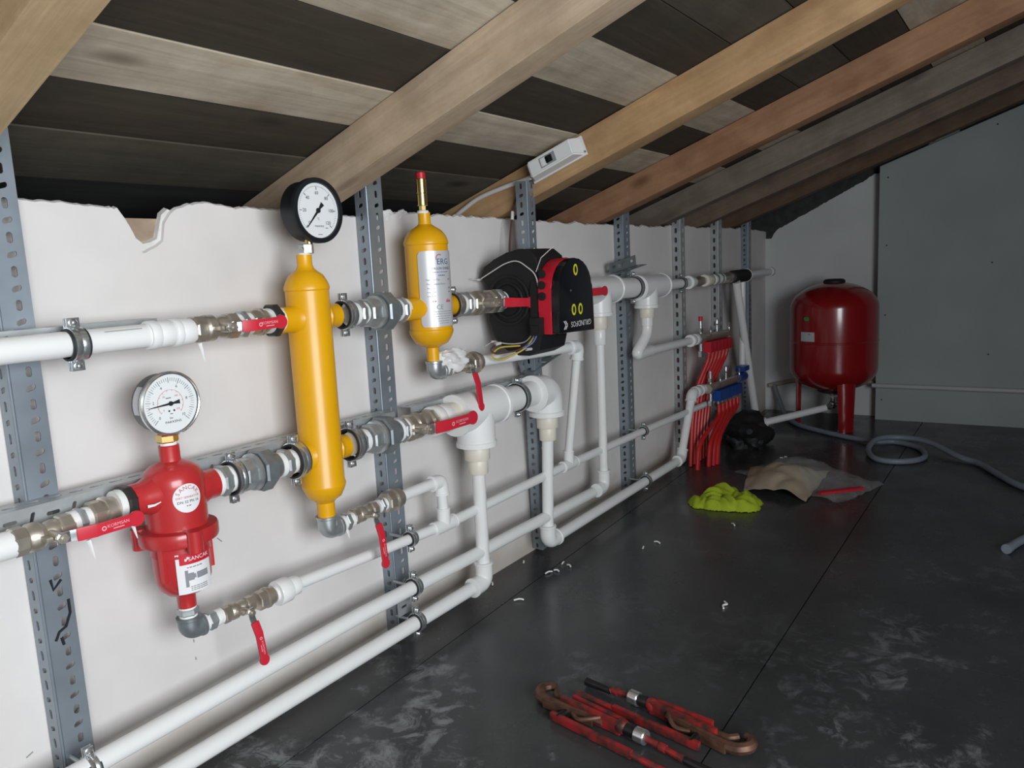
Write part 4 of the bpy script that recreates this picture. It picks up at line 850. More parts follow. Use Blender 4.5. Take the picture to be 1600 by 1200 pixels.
pipe('white vertical pipe below the big elbow', [(2.153, RY, 0.44), (2.138, 1.34, 0.125)], 0.0190)
elbow('white elbow on the floor below the big elbow', (2.137, 1.34, 0.081), Z, X, 0.020, 2.8)
# ================================================================== BOTTOM PIPES
pipe('long white pipe second from the floor', [(-1.25, 1.345, 0.158), (1.25, 1.343, 0.180), (2.46, 1.34, 0.164)], 0.0185)
pipe('long white pipe nearest the floor in the foreground', [(-1.25, 1.34, 0.082), (1.70, 1.34, 0.079)], 0.0190)
pipe('white floor level pipe beyond the big elbow', [(2.19, 1.34, 0.081), (3.27, 1.34, 0.088)], 0.0185)
elbow('white elbow rising to the blue manifold', (3.318, 1.34, 0.09), -X, V((0.105, 0, 0.22)), 0.018, 2.6)
pipe('leaning white pipe up to the blue manifold', [(3.335, 1.34, 0.125), (3.455, 1.34, 0.345)], 0.0185)
elbow('upper white elbow left of the blue manifold', (3.468, 1.34, 0.371), V((-0.105, 0, -0.22)), X, 0.019, 2.0)
sleeve('white ringed socket left of the blue manifold', (3.51, 1.34, 0.371), X, [(0.028, 0.02), (0.024, 0.03), (0.027, 0.03), (0.024, 0.02)])
pipe('thin white drain pipe along the wall, nearer half', [(1.03, 1.336, 0.3345), (1.36, 1.342, 0.315), (1.58, 1.343, 0.305)], 0.0135)
pipe('thin white drain pipe along the wall, middle stretch', [(1.62, 1.344, 0.303), (2.26, 1.346, 0.308)], 0.0145)
pipe('thin white drain pipe along the wall, far stretch', [(2.35, 1.346, 0.307), (2.95, 1.346, 0.300), (3.75, 1.346, 0.285)], 0.0145)
tee('small white tee on the drain pipe under the tall yellow vessel branch', (1.602, 1.343, 0.304), X, Z, 0.0145, 0.045, 0.045, 0.05)
tee('small white tee on the drain pipe under the pump', (2.305, 1.346, 0.3075), X, Z, 0.0145, 0.045, 0.045, 0.05)
for c, r, lab in (((1.462, 1.342, 0.311), 0.0150, 'pipe clamp on the thin drain pipe at the second upright'), ((1.462, 1.342, 0.178), 0.0195, 'pipe clamp on second pipe from the floor, at the second upright'), ((1.462, 1.34, 0.080), 0.0200, 'lowest pipe clamp at the second upright'),
                  ((0.604, 1.345, 0.168), 0.0192, 'pipe clamp at the bottom of the leftmost upright'), ((2.93, 1.346, 0.300), 0.0155, 'far pipe clamp on the thin drain pipe'), ((2.93, 1.34, 0.086), 0.0195, 'far pipe clamp on the floor level pipe')):
    clamp(lab, c, r, back=1.4155)
angle_bar('small slotted plate by the lowest clamps of the second upright', 1.440, 1.49, 1.385, 1.4165, 0.135, 0.045)
t = None
# drain of the red dirt separator
ZD = 0.341
nipple('vertical hex nipple under the red dirt separator', (dx_, RY, 0.378), Z, 0.0165, 0.0205, 0.013, 0.008)
elbow('grey iron elbow under the red dirt separator', (dx_, RY, ZD), Z, X, 0.0160, 1.62, 'galv_dark', 'iron elbows', 'iron_elbow')
nipple('hex nipple right of the grey iron elbow', (0.858, RY, ZD-0.0015), X, 0.0165, 0.0195, 0.018, 0.015)
valve('small nickel drain valve with hanging red lever under the red separator', 0.884, 0.957, RY, ZD-0.004, 0.0175, 'z', 0.022, 0.082, 0.0165, 0.022, txt=True, stemx=0.924, slope=0.10)
coupler('small nickel union right of the red separator drain valve', 0.968, 1.010, RY, ZD-0.007, 0.0205)
sleeve('white adapter at the start of the thin drain pipe', (1.012, RY, ZD-0.009), X, [(0.0175, 0.006), (0.0275, 0.032), (0.0215, 0.026)])
# drain of the tall yellow vessel
ZY = 0.437
b = B(); b.lathe([(0.0205, 0), (0.021, 0.004), (0.020, 0.009)], (hx, RY, 0.4465), Z, 20); single('tape_ring', 'white thread tape ring under the tall yellow vessel', 'thread tape', b, 'tape')
elbow('galvanised elbow under the tall yellow vessel', (hx, RY, ZY-0.012), Z, X, 0.0170, 2.0, 'galv', 'iron elbows', 'iron_elbow')
nipple('hex nipple right of the elbow under the tall yellow vessel', (1.236, RY, ZY-0.010), X, 0.0175, 0.0215, 0.014, 0.011)
tail('strand of white tape below the tall vessel drain', (1.222, RY-0.014, ZY-0.022), 0.024)
valve('dark drain valve with hanging red lever under the tall yellow vessel', 1.254, 1.334, RY, ZY-0.006, 0.0195, 'z', 0.022, 0.098, 0.018, 0.022, stemx=1.292, slope=0.06, txt=True)
nipple('hex nipple right of the tall vessel drain valve', (1.353, RY, ZY-0.004), X, 0.0165, 0.0205, 0.010, 0.009)
coupler('dark nickel nut on the tall vessel drain pipe', 1.368, 1.424, RY, ZY-0.002, 0.0265)
pipe('short white pipe from the tall vessel drain', [(1.40, RY, ZY-0.002), (1.570, 1.338, ZY-0.003)], 0.0145)
elbow('small white elbow above the drain pipe tee, near the second upright', (1.596, 1.340, ZY-0.004), -X, -Z, 0.0150, 2.6)
pipe('very short white riser above the nearer drain tee', [(1.597, 1.341, 0.405), (1.602, 1.343, 0.345)], 0.0145)
# drain of the air separator
ZE = 0.737
b = B(); b.lathe([(0.017, 0), (0.0175, 0.004), (0.016, 0.008)], (ex+0.002, RY, 0.757), Z, 20); single('tape_ring', 'white thread tape ring under the labelled yellow vessel', 'thread tape', b, 'tape')
elbow('shiny elbow under the labelled yellow vessel', (ex+0.002, RY, ZE-0.004), Z, X, 0.0160, 1.9, 'galv', 'iron elbows', 'iron_elbow')
nipple('hex nipple right of the elbow under the labelled yellow vessel', (1.648, RY, ZE-0.003), X, 0.016, 0.020, 0.014, 0.010)
valve('drain valve with hanging red lever under the labelled yellow vessel', 1.664, 1.732, RY, ZE-0.002, 0.018, 'z', 0.020, 0.096, 0.019, 0.020, stemx=1.712, slope=0.10)
coupler('dark nickel nut left of the white pipe under the pump', 1.742, 1.792, RY, ZE, 0.029)
pipe('white pipe running below the pump', [(1.775, RY, ZE+0.001), (2.262, 1.292, 0.727)], 0.0165)
elbow('white elbow below the right corner of the pump', (2.298, 1.289, 0.726), V((-1, 0.085, 0)), V((0.005, 0.06, -0.40)), 0.0165, 2.7)
pipe('long white riser from the pump elbow down to the drain pipe', [(2.299, 1.296, 0.686), (2.304, 1.345, 0.350)], 0.0150)
# crumpled white plastic film on the drain
b = B(); bmesh.ops.create_icosphere(b.bm, subdivisions=4, radius=1.0)
for v in b.bm.verts:
    p = v.co.copy(); k = 1+0.55*noise.noise(p*1.6)+0.28*abs(noise.noise(p*4.3)); v.co = V((1.672+p.x*0.055*k+0.3*0.05*p.z, RY-0.006+p.y*0.020*k, ZE+0.022+p.z*0.026*k-(p.x*0.014)))
single('plastic_wrap', 'crumpled white plastic film wrapped over the air separator drain valve', 'plastic wrap', b, 'wrap')

# ================================================================== MANIFOLDS AND FLOOR HEATING PIPES
def manifold(lab, x0, x1, y, z, colm, slope):
    t = thing('heating_manifold', lab, 'manifold', ((x0+x1)/2, y, z-0.05)); zz = lambda x: z+slope*(x-x0)
    b = B(); b.cyl((x0, y, z), (x1, y, zz(x1)), 0.020, 18); b.hexa((x0-0.03, y, z), (x0+0.02, y, z), 0.027); part(t, 'bar', b, 'nickel')
    b = B(); n_ = 6
    for i in range(n_): xa = x0+0.07+i*(x1-x0-0.08)/n_; b.box((xa, y-0.03, zz(xa)-0.075), (xa+(x1-x0-0.08)/n_-0.004, y+0.01, zz(xa)-0.022), 0.004)
    part(t, 'flow_block', b, colm)
    for i in range(n_):
        xa = x0+0.07+(i+0.45)*(x1-x0-0.08)/n_; b = B(); b.hexa((xa, y-0.012, zz(xa)-0.092), (xa, y-0.012, zz(xa)-0.074), 0.010); part(t, 'pipe_nut', b, 'chrome')
    for xa in (x0+0.10, x1-0.03):
        b = B(); c = V((xa, y-0.02, zz(xa)+0.028)); b.tube([c+V((0.021*math.cos(2*math.pi*i/16), 0.006*math.cos(2*math.pi*i/16), 0.026*math.sin(2*math.pi*i/16))) for i in range(17)], 0.0035, 8, caps=False); part(t, 'lifting_ring', b, 'chrome')
    b = B(); xa = x0+0.24; b.cyl((xa, y, zz(xa)), (xa, y, zz(xa)+0.05), 0.008, 12); b.lathe([(0.005, 0), (0.009, 0.006), (0.009, 0.03), (0.006, 0.036)], (xa, y, zz(xa)+0.05), Z, 14); part(t, 'air_screw', b, 'chrome')
    b = B(); b.cyl((x0, y-0.005, z-0.08), (x0, y-0.005, z+0.085), 0.009, 12); b.hexa((x0, y-0.005, z-0.088), (x0, y-0.005, z-0.06), 0.014); b.hexa((x0, y-0.005, z+0.03), (x0, y-0.005, z+0.05), 0.013); part(t, 'drain_valve', b, 'chrome')
    return t
t = manifold('red blocked steel manifold feeding the bundle of red hoses', 3.565, 3.965, 1.335, 0.622, 'red_plastic', -0.03)
b = B(); b.lathe([(0.010, 0), (0.010, 0.022)], (3.565, 1.330, 0.705), Z, 12); part(t, 'red_cap', b, 'red_plastic')
t = manifold('blue blocked steel manifold below the red one', 3.635, 4.06, 1.315, 0.372, 'blue', -0.03)
b = B(); b.box((4.10, 1.29, 0.388), (4.19, 1.34, 0.415), 0.006); b.cyl((4.07, 1.315, 0.36), (4.17, 1.315, 0.357), 0.024, 16); part(t, 'end_valve', b, 'blue')
ordn = ['first', 'second', 'third', 'fourth', 'fifth', 'sixth']
for i in range(6):
    x = 3.565+0.07+(i+0.45)*0.32/6; pts = [(x, 1.323, 0.540), (x-0.004, 1.330, 0.50), (3.60+0.047*i, 1.372, 0.37), (3.555+0.042*i, 1.378, 0.18), (3.53+0.042*i, 1.376, 0.0)]
    b = B(); b.tube(fillet(pts, 0.1, 6), 0.0105, 10); single('heating_hose', f'red hose under the red manifold, {ordn[i]} from the left', 'hose', b, 'red_pipe', 'red hoses from the red manifold')
for i in range(6):
    x = 3.635+0.07+(i+0.45)*0.345/6; k = [(3.475, 1.322), (3.555, 1.296), (3.585, 1.283), (3.615, 1.275), (3.65, 1.285), (3.735, 1.315)][i]
    pts = [(x, 1.303, 0.275-0.002*i), (x-0.005, 1.30, 0.22), (k[0]+0.02, k[1], 0.12), (*k, 0.0)]
    b = B(); b.tube(fillet(pts, 0.09, 6), 0.0105, 10); single('heating_hose', f'red hose under the blue manifold, {ordn[i]} from the left', 'hose', b, 'red_pipe', 'red hoses from the blue manifold')
pipe('white vertical pipe behind the slanting one, down to the blue manifold', [(4.215, 1.335, 0.872), (4.205, 1.335, 0.36)], 0.017)
pipe('slanting white pipe dropping from the upper row to the far floor', [(4.06, 1.318, 0.868), (4.435, 1.328, 0.065)], 0.021)
elbow('white elbow on the far floor below the slanting pipe', (4.452, 1.326, 0.032), V((-0.375, -0.01, 0.8)), V((0.24, -0.36, 0.085)), 0.020, 2.6)
pipe('white pipe from far floor elbow to the red tank', [(4.475, 1.292, 0.040), (4.672, 0.997, 0.110)], 0.020)
b = B(); bmesh.ops.create_icosphere(b.bm, subdivisions=4, radius=1.0)
for v in b.bm.verts:
    p = v.co.copy(); k = 1+0.5*noise.noise(p*1.5+V((3, 1, 0)))+0.2*abs(noise.noise(p*4)); v.co = V((4.08+p.x*0.16*k, 1.27+p.y*0.10*k, max(0.0, 0.06+p.z*0.10*k)))
single('black_plastic_bag', 'heap of black plastic behind the red hoses', 'bag', b, 'black_film')

# ================================================================== EXPANSION TANK
tx, ty, tr = 4.71, 0.968, 0.236
t = thing('expansion_tank', 'big red expansion tank standing on legs in the far corner', 'tank', (tx, ty, 0))
prof = []
for i in range(13): a = math.radians(90*i/12); prof.append((max(0.05, tr*math.sin(a)), 0.345-0.140*math.cos(a)))
prof += [(tr, 0.494), (tr+0.003, 0.497), (tr+0.003, 0.502), (tr, 0.505)]
for i in range(13): a = math.radians(90*(12-i)/12); prof.append((max(0.05, tr*math.sin(a)), 0.685+0.145*math.cos(a)))
b = B(); b.lathe(prof, (tx, ty, 0), Z, 64); part(t, 'vessel', b, 'red_tank')
b = B(); b.lathe([(0.060, 0.815), (0.058, 0.838), (0.048, 0.846), (0.03, 0.848)], (tx, ty, 0), Z, 24); part(t, 'top_cap', b, 'black')
b = B(); b.lathe([(0.085, 0.225), (0.085, 0.205), (0.07, 0.198)], (tx, ty, 0), Z, 24); part(t, 'bottom_flange', b, 'black')
for ang in (213, 348, 93):
    b = B(); vs = []; nseg = 8
    for k, rr in enumerate((0.205, 0.199)):
        for i in range(nseg+1):
            for z, hwid in ((0.0, 11.5), (0.33, 16.0)):
                a = math.radians(ang+hwid*(2*i/nseg-1)); r_ = rr-0.010*abs(2*i/nseg-1)**2; vs.append((tx+r_*math.cos(a), ty+r_*math.sin(a), z))
    h = 2*(nseg+1); fs = []
    for i in range(nseg): q = 2*i; fs += [(q, q+2, q+3, q+1), (h+q, h+q+1, h+q+3, h+q+2), (q, h+q, h+q+2, q+2), (q+1, q+3, h+q+3, h+q+1)]
    fs += [(0, 1, h+1, h), (2*nseg, h+2*nseg, h+2*nseg+1, 2*nseg+1)]; b.verts_faces(vs, fs); part(t, 'leg', b, 'red_tank')
b = B(); b.patch(tx, ty, tr, 146, 167, 0.512, 0.564, 8); part(t, 'rating_plate', b, 'silver_label')
b = B(); b.patch(tx, ty, tr, 151, 159, 0.626, 0.648, 8, 0.010); part(t, 'round_sticker', b, 'green')
b = B(); b.patch(tx, ty, tr+0.0006, 158, 161, 0.549, 0.555, 3); part(t, 'plate_mark', b, 'ink_grey')
t = thing('angle_valve', 'chrome valve fitting beneath the red tank', 'valve', (tx, ty, 0.10))
b = B(); b.cyl((tx, ty, 0.198), (tx, ty, 0.13), 0.017, 16); b.hexa((tx, ty, 0.185), (tx, ty, 0.165), 0.025); b.sphere((tx, ty, 0.127), 0.026, 14); b.cyl((tx, ty, 0.124), (4.683, 0.984, 0.113), 0.018, 14); part(t, 'body', b, 'chrome')
b = B(); b.cyl((tx-0.02, ty-0.02, 0.14), (tx-0.052, ty-0.052, 0.148), 0.007, 10); b.sphere((tx-0.055, ty-0.055, 0.149), 0.011, 10); part(t, 'screw_cap', b, 'chrome')
b = B(); b.tube([(4.952, 0.80, 0.206), (4.999, -2.55, 0.202)], 0.0135, 14); single('wall_pipe', 'thin grey white pipe running along the plasterboard at the far wall', 'pipe', b, 'lead')
b = B(); b.tube(fillet([(5.04, 1.425, 0.165), (5.05, 1.26, 0.205), (5.055, 0.80, 0.208)], 0.05), 0.0135, 14); single('wall_pipe', 'short brownish pipe low in the far left corner', 'pipe', b, 'bag_paper')

# ================================================================== HOSES ON THE FLOOR
def smooth(P, n=6):
    P = [V(p) for p in P]; out = []
    for i in range(len(P)-1):
        p0 = P[max(i-1, 0)]; p1 = P[i]; p2 = P[i+1]; p3 = P[min(i+2, len(P)-1)]
        for k in range(n):
            s = k/n; out.append(0.5*((2*p1)+(p2-p0)*s+(2*p0-5*p1+4*p2-p3)*s*s+(3*p1-p0-3*p2+p3)*s**3))
    return out+[P[-1]]
hz = 0.014
hp = [(5.03, 1.39, 0.17), (4.95, 1.335, 0.085), (4.78, 1.248, 0.022), (4.60, 1.135, hz), (4.45, 0.95, hz), (4.36, 0.80, hz), (4.30, 0.68, hz+0.004), (4.345, 0.585, hz), (4.25, 0.469, hz), (4.09, 0.422, hz), (3.982, 0.451, hz), (3.925, 0.535, hz), (3.955, 0.62, hz), (4.086, 0.672, hz+0.010), (4.24, 0.655, hz+0.030), (4.325, 0.565, hz+0.029), (4.27, 0.43, hz+0.029), (4.107, 0.285, hz+0.006), (4.03, 0.198, hz), (3.859, 0.115, hz), (3.688, 0.02, hz), (3.45, -0.22, hz), (3.3, -0.5, hz)]
b = B(); b.tube(smooth(hp, 8), 0.0135, 12); single('water_hose', 'long grey blue hose with one loop across the far floor', 'hose', b, 'hose')
b = B(); b.tube(smooth([(2.884, 0.055, hz), (3.026, 0.005, hz), (3.2, -0.10, hz), (3.4, -0.3, hz)], 6), 0.0135, 14); b.lathe([(0.016, 0), (0.016, 0.02)], (2.884, 0.055, hz+0.002), (0.94, -0.33, 0), 16); single('water_hose', 'loose grey hose end at the right edge of the floor', 'hose', b, 'hose')

# ================================================================== THINGS ON THE FLOOR
ir = V((0.56, -0.83, 0)); iu = V((0.83, 0.56, 0)); gc = V((3.03, 1.045, 0))
folds = [(0.022, 0.075, 0.078, 0.070, 0.052, 20), (-0.088, -0.005, 0.050, 0.062, 0.036, -30), (-0.045, -0.050, 0.048, 0.050, 0.040, 40), (0.002, -0.062, 0.050, 0.056, 0.046, 10), (0.085, 0.012, 0.064, 0.058, 0.040, -35),
         (0.068, -0.078, 0.062, 0.058, 0.044, 35), (-0.030, 0.030, 0.055, 0.060, 0.050, 60), (0.112, -0.028, 0.036, 0.048, 0.028, 0)]
NG = 84; S_ = 0.19; hgt = {}
for i in range(NG+1):
    for j in range(NG+1):
        u = -S_+2*S_*i/NG; v = -S_+2*S_*j/NG; h = 0
        wu = u+0.012*noise.noise(V((u*22, v*22, 1))); wv = v+0.012*noise.noise(V((u*22, v*22, 7)))
        for cu_, cv_, ru, rv, hh, an in folds:
            a = math.radians(an); du, dv = wu-cu_, wv-cv_; p = (du*math.cos(a)+dv*math.sin(a))/ru; q = (-du*math.sin(a)+dv*math.cos(a))/rv; d2 = p*p+q*q
            if d2 < 1: h = max(h, hh*(1-d2)**0.55*(1+0.22*math.sin(9*p+2*q)*(1-d2)))
        hgt[i, j] = h
b = B(); vv = {}
for i in range(NG):
    for j in range(NG):
        ks = [(i, j), (i+1, j), (i+1, j+1), (i, j+1)]
        if max(hgt[k] for k in ks) <= 0: continue
        for k in ks:
            if k not in vv: vv[k] = b.bm.verts.new(gc+ir*(-S_+2*S_*k[0]/NG)+iu*(-S_+2*S_*k[1]/NG)+Z*(0.001+hgt[k]))
        b.bm.faces.new([vv[k] for k in ks])
bmesh.ops.smooth_vert(b.bm, verts=b.bm.verts, factor=0.5, use_axis_x=False, use_axis_y=False, use_axis_z=True)
single('cleaning_cloth', 'crumpled lime green cloth on the dark floor', 'cloth', b, 'lime')
def sheet(poly_c, fx, fy, n, m_, hfun):
    vs = []; fs = []
    for j in range(m_+1):
        for i in range(n+1): u, v = i/n, j/m_; x, y = fx(u, v), fy(u, v); vs.append((x, y, hfun(u, v, x, y)))
    for j in range(m_):
        for i in range(n): q = j*(n+1)+i; fs.append((q, q+1, q+n+2, q+n+1))
    k = len(vs); vs += [(x, y, max(0.0005, z-0.002)) for x, y, z in vs]; fs += [tuple(k+i for i in reversed(f)) for f in fs]
    bd = [i for i in range(n+1)]+[(j+1)*(n+1)+n for j in range(m_)]+[m_*(n+1)+i for i in reversed(range(n))]+[j*(n+1) for j in reversed(range(1, m_))]
    for a, c in zip(bd, bd[1:]+bd[:1]): fs.append((a, k+a, k+c, c))
    return vs, fs
c00, c10, c11, c01 = V((3.22, 1.02)), V((3.17, 0.75)), V((3.66, 0.76)), V((3.58, 1.10))
fx = lambda u, v: (c00*(1-u)*(1-v)+c10*u*(1-v)+c11*u*v+c01*(1-u)*v).x
fy = lambda u, v: (c00*(1-u)*(1-v)+c10*u*(1-v)+c11*u*v+c01*(1-u)*v).y
t = thing('paper_bag', 'open brown paper bag with a small white label on the floor', 'bag', (3.4, 0.9, 0))
b = B(); vs, fs = sheet(None, fx, fy, 22, 22, lambda u, v, x, y: 0.006+0.075*math.sin(math.pi*u)*math.sin(math.pi*min(1, v*0.9+0.1))+0.03*abs(noise.noise(V((x*9, y*9, 0))))); b.verts_faces(vs, fs); part(t, 'paper', b, 'bag_paper')
b = B()
for k in (0, 1): b.obox((3.385+0.022*k, 0.905-0.012*k, 0.121), (0.055, 0.013, 0.001), Matrix.Rotation(math.radians(15), 3, 'Z') @ Matrix.Rotation(math.radians(20), 3, 'Y'))
part(t, 'label_strip', b, 'paper')
b = B(); f0 = [V((3.50, 1.15)), V((3.19, 0.62)), V((3.55, 0.52)), V((3.75, 0.95))]
gx_ = lambda u, v: (f0[0]*(1-u)*(1-v)+f0[1]*u*(1-v)+f0[2]*u*v+f0[3]*(1-u)*v)
vs, fs = sheet(None, lambda u, v: gx_(u, v).x, lambda u, v: gx_(u, v).y, 26, 26, lambda u, v, x, y: 0.003+0.11*(math.sin(math.pi*u)*math.sin(math.pi*v))**0.7*(0.55+0.45*max(0, 1-((x-3.42)**2+(y-0.9)**2)/0.05))+0.02*abs(noise.noise(V((x*14, y*14, 5)))))
b.verts_faces(vs, fs); single('plastic_bag', 'clear crinkled plastic film lying over the brown paper bag', 'bag', b, 'film')
b = B(); d = V((3.378-3.236, 0.578-0.716, 0)).normalized(); b.obox((3.285, 0.640, 0.033), (0.20, 0.026, 0.010), Matrix((d, V((-d.y, d.x, 0)), Z)).transposed(), 0.003); single('red_strip', 'flat red plastic strip lying on the clear film', 'plastic strip', b, 'red_plastic')
ch = [(2.108, 1.425, 30), (2.067, 1.300, -20), (2.148, 1.270, 60), (2.160, 1.300, 10), (2.092, 1.285, 80), (1.907, 1.415, 40), (1.843, 1.27, 120), (2.412, 1.12, 15), (2.48, 1.097, 70), (2.78, 0.92, 40)]
where = ['by the wall left of the floor elbow', 'in front of the floor elbow', 'right of the floor elbow, longest one', 'right of the floor elbow, lying flat', 'nearest the joint line below the floor elbow', 'close to the wall between the two floor elbows', 'right of the elbow under the biggest tee', 'alone in the middle of the dark floor', 'beside the lone chip on the dark floor', 'left of the lime green cloth']
for (x, y, a), w_ in zip(ch, where):
    b = B(); l = random.uniform(0.018, 0.032); b.tube([(x+l*(k/4-0.5)*math.cos(math.radians(a))+0.0015*math.sin(k*1.3), y+l*(k/4-0.5)*math.sin(math.radians(a)), 0.004+0.003*math.sin(k*0.8)) for k in range(5)], 0.0027, 6)
    single('plastic_shaving', 'white plastic shaving '+w_, 'scrap', b, 'ppr', 'white shavings on the floor')
b = B(); b.tube(smooth([(2.115, 0.728, 0.003), (2.10, 0.715, 0.004), (2.085, 0.722, 0.005), (2.07, 0.715, 0.003)]), 0.0028, 6); single('plastic_shaving', 'curly white plastic shaving in the open floor above the wrenches', 'scrap', b, 'ppr', 'white shavings on the floor')
# pipe wrenches
def wrench(lab, h, e, flip, ln):
    h = V((*h, 0)); e = V((*e, 0)); d = (e-h).normalized(); s = V((-d.y, d.x, 0))*flip
    t = thing('pipe_wrench', lab, 'wrench', ((h+e)/2), 'rusty red pipe wrenches'); P = lambda u, v, w: h+d*u+s*v+Z*w; R = Matrix((d, s, d.cross(s))).transposed()
    def bar(b, u0, v0, u1, v1, w, wd0, th, bev=0.002):
        a = P(u0, v0, w); c = P(u1, v1, w); ax = (c-a).normalized(); b.obox((a+c)/2, ((c-a).length, wd0, th), Matrix((ax, Z.cross(ax), Z)).transposed(), bev)
    b = B(); pts = [P(0.19, 0.004, 0.016), P(0.10, -0.002, 0.016), P(0.045, -0.006, 0.016), P(0.018, -0.004, 0.017), P(0.003, 0.010, 0.018), P(0.000, 0.026, 0.018), P(0.010, 0.042, 0.018), P(0.024, 0.046, 0.018)]
    b.tube(smooth(pts, 4), 0.009, 8, radii=[0.0085+0.004*math.sin(min(1, i/28)*math.pi) for i in range(29)])
    bar(b, 0.035, -0.016, 0.17, -0.008, 0.014, 0.006, 0.022); part(t, 'hook_jaw', b, 'rust')
    b = B(); b.tube(smooth([P(0.035, 0.034, 0.018), P(0.044, 0.022, 0.018), P(0.062, 0.018, 0.017), P(0.16, 0.022, 0.016)], 4), 0.0075, 8); part(t, 'sliding_jaw', b, 'rust')
    b = B(); bar(b, 0.09, 0.028, 0.235, 0.020, 0.020, 0.010, 0.026, 0.003); bar(b, 0.07, 0.008, 0.235, 0.006, 0.018, 0.012, 0.030, 0.003); bar(b, 0.09, 0.018, 0.235, 0.013, 0.012, 0.022, 0.014, 0.002); b.sphere(P(0.235, 0.013, 0.020), 0.0165, 14); part(t, 'red_body', b, 'worn_red')
    b = B(); b.tube(smooth([P(0.12, -0.014, 0.018), P(0.145, -0.026, 0.020), P(0.165, -0.018, 0.024), P(0.185, 0.002, 0.026)], 5), 0.005, 8); part(t, 'spring_lever', b, 'rust')
    b = B(); b.cyl(P(0.235, 0.013, 0.019), P(0.275, 0.012, 0.018), 0.013, 14); part(t, 'threaded_shank', b, 'dark_steel')
    b = B(); b.hexa(P(0.270, 0.012, 0.018), P(0.296, 0.012, 0.018), 0.0165, 12); part(t, 'adjusting_nut', b, 'chrome')
    b = B(); b.cyl(P(0.296, 0.012, 0.017), P(0.330, 0.010, 0.015), 0.007, 12); b.cyl(P(0.330, 0.010, 0.015), P(0.345, 0.010, 0.014), 0.009, 12); b.tube([P(0.345, 0.010, 0.014), P(ln-0.07, 0.006, 0.012)], 0.0095, 10, radii=[0.006, 0.0078]); part(t, 'upper_handle', b, 'worn_red')
    b = B(); b.tube([P(ln-0.07, 0.006, 0.012), P(ln, 0.004, 0.011)], 0.0095, 10, radii=[0.0076, 0.0095]); part(t, 'handle_end', b, 'dark_steel')
    b = B(); bar(b, 0.08, -0.040, 0.30, -0.046, 0.012, 0.012, 0.018, 0.003); b.tube([P(0.30, -0.046, 0.012), P(ln-0.02, -0.052, 0.011)], 0.009, 10, radii=[0.0065, 0.0085]); part(t, 'lower_handle', b, 'worn_red')
    b = B(); b.cyl(P(0.10, -0.045, 0.014), P(0.105, 0.03, 0.016), 0.008, 10); part(t, 'pivot_bolt', b, 'dark_steel')
wrench('pipe wrench with its curled jaw at the left, nearest the viewer', (1.408, 0.935), (1.335, 0.50), 1, 0.46)
wrench('pipe wrench with its curled jaw at the right, lying behind the other', (1.428, 0.452), (1.515, 0.862), -1, 0.42)

# ================================================================== BREAKER BOX AND CABLES
d = V((0, -1, SL)).normalized(); hn = V((0, SL, 1)).normalized(); c = V((2.1185, 1.232, 1.315)); R = Matrix((d, hn, d.cross(hn))).transposed()
outv = V((-1, 0, 0))
t = thing('breaker_box', 'white plastic breaker box screwed to the side of a rafter', 'electrical box', c-V((0, 0, 0.03)))
b = B(); b.obox(c+outv*0.006, (0.200, 0.060, 0.010), R, 0.003); part(t, 'back_plate', b, 'white_box')
b = B(); vs = []
for (k, o_) in ((0.011, 0), (0.058, 1)):
    for su, sv in ((-1, -1), (1, -1), (1, 1), (-1, 1)): vs.append(c+outv*k+d*su*(0.096-0.020*o_+(0.006 if su > 0 else 0)*o_)+hn*sv*(0.027-0.003*o_))
b.verts_faces(vs, [(3, 2, 1, 0), (4, 5, 6, 7), (0, 1, 5, 4), (1, 2, 6, 5), (2, 3, 7, 6), (3, 0, 4, 7)]); bmesh.ops.bevel(b.bm, geom=list(b.bm.edges), offset=0.004, segments=2, affect='EDGES'); part(t, 'cover', b, 'white_box')
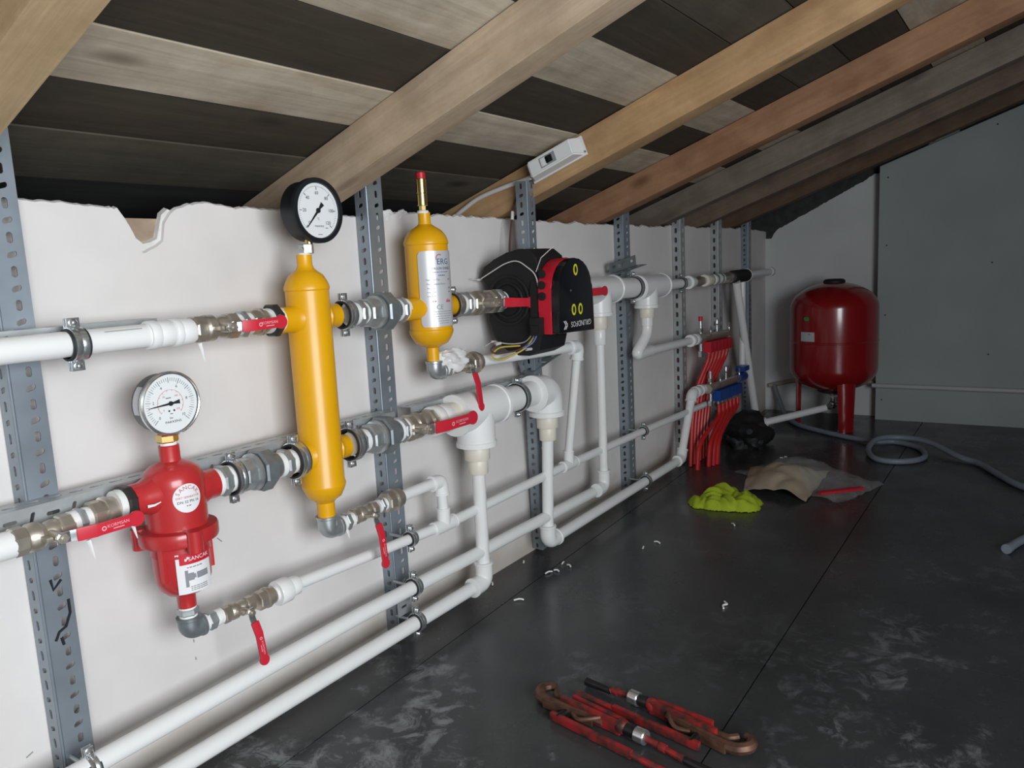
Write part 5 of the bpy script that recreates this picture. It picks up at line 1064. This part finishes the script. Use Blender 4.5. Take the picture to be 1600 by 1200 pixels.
q = c+outv*0.058
b = B(); b.obox(q-d*0.004, (0.056, 0.030, 0.003), R, 0.001); part(t, 'window_frame', b, 'ink_grey')
b = B(); b.obox(q-d*0.019+outv*0.001, (0.020, 0.025, 0.004), R, 0.001); part(t, 'breaker_module', b, 'white_box')
b = B(); b.obox(q+d*0.002+outv*0.002, (0.022, 0.020, 0.006), R, 0.001); b.obox(q+d*0.004+outv*0.006, (0.009, 0.014, 0.010), R, 0.002); part(t, 'toggle_switch', b, 'black_gloss')
for su in (-1, 1):
    b = B(); b.lathe([(0.0035, 0), (0.0035, 0.002)], c+outv*0.011+d*su*0.098-hn*0.020, outv, 10); part(t, 'screw', b, 'ink_grey')
b = B(); b.tube(smooth([(2.090, 1.315, 1.272), (2.104, 1.36, 1.266), (2.108, 1.43, 1.254), (2.110, 1.53, 1.230), (2.111, 1.60, 1.198), (2.112, 1.68, 1.155)], 6), 0.0075, 12); single('power_cable', 'thick white cable running from the breaker box down behind the wall top', 'cable', b, 'cable')
wire('thin brown wire hanging from the breaker box to the pump', [(2.095, 1.305, 1.272), (2.106, 1.36, 1.245), (2.108, 1.392, 1.212), (2.105, 1.40, 1.167), (2.091, 1.40, 1.127), (2.076, 1.40, 1.06), (2.068, 1.392, 1.015)], 0.0032, 'wire_brown', grp=None, sl=[((2.106, 1.40, 1.176), (2.101, 1.40, 1.150))])

# torn scraps caught on the wall top
for (x, z, r_, lab) in ((1.588, 1.160, 0.020, 'torn white scrap on the wall top right of the second upright'), (1.648, 1.165, 0.016, 'small torn white scrap on the wall top beside the brass vent')):
    b = B(); bmesh.ops.create_icosphere(b.bm, subdivisions=3, radius=1.0)
    for v in b.bm.verts:
        p = v.co.copy(); k = 1+0.6*noise.noise(p*1.9+V((x*9, 0, 0))); v.co = V((x+p.x*r_*1.3*k+p.z*0.008, W+0.004+p.y*0.006*k, z-0.004+p.z*r_*0.7*k))
    single('paper_scrap', lab, 'scrap', b, 'wrap', 'torn scraps on the wall top')
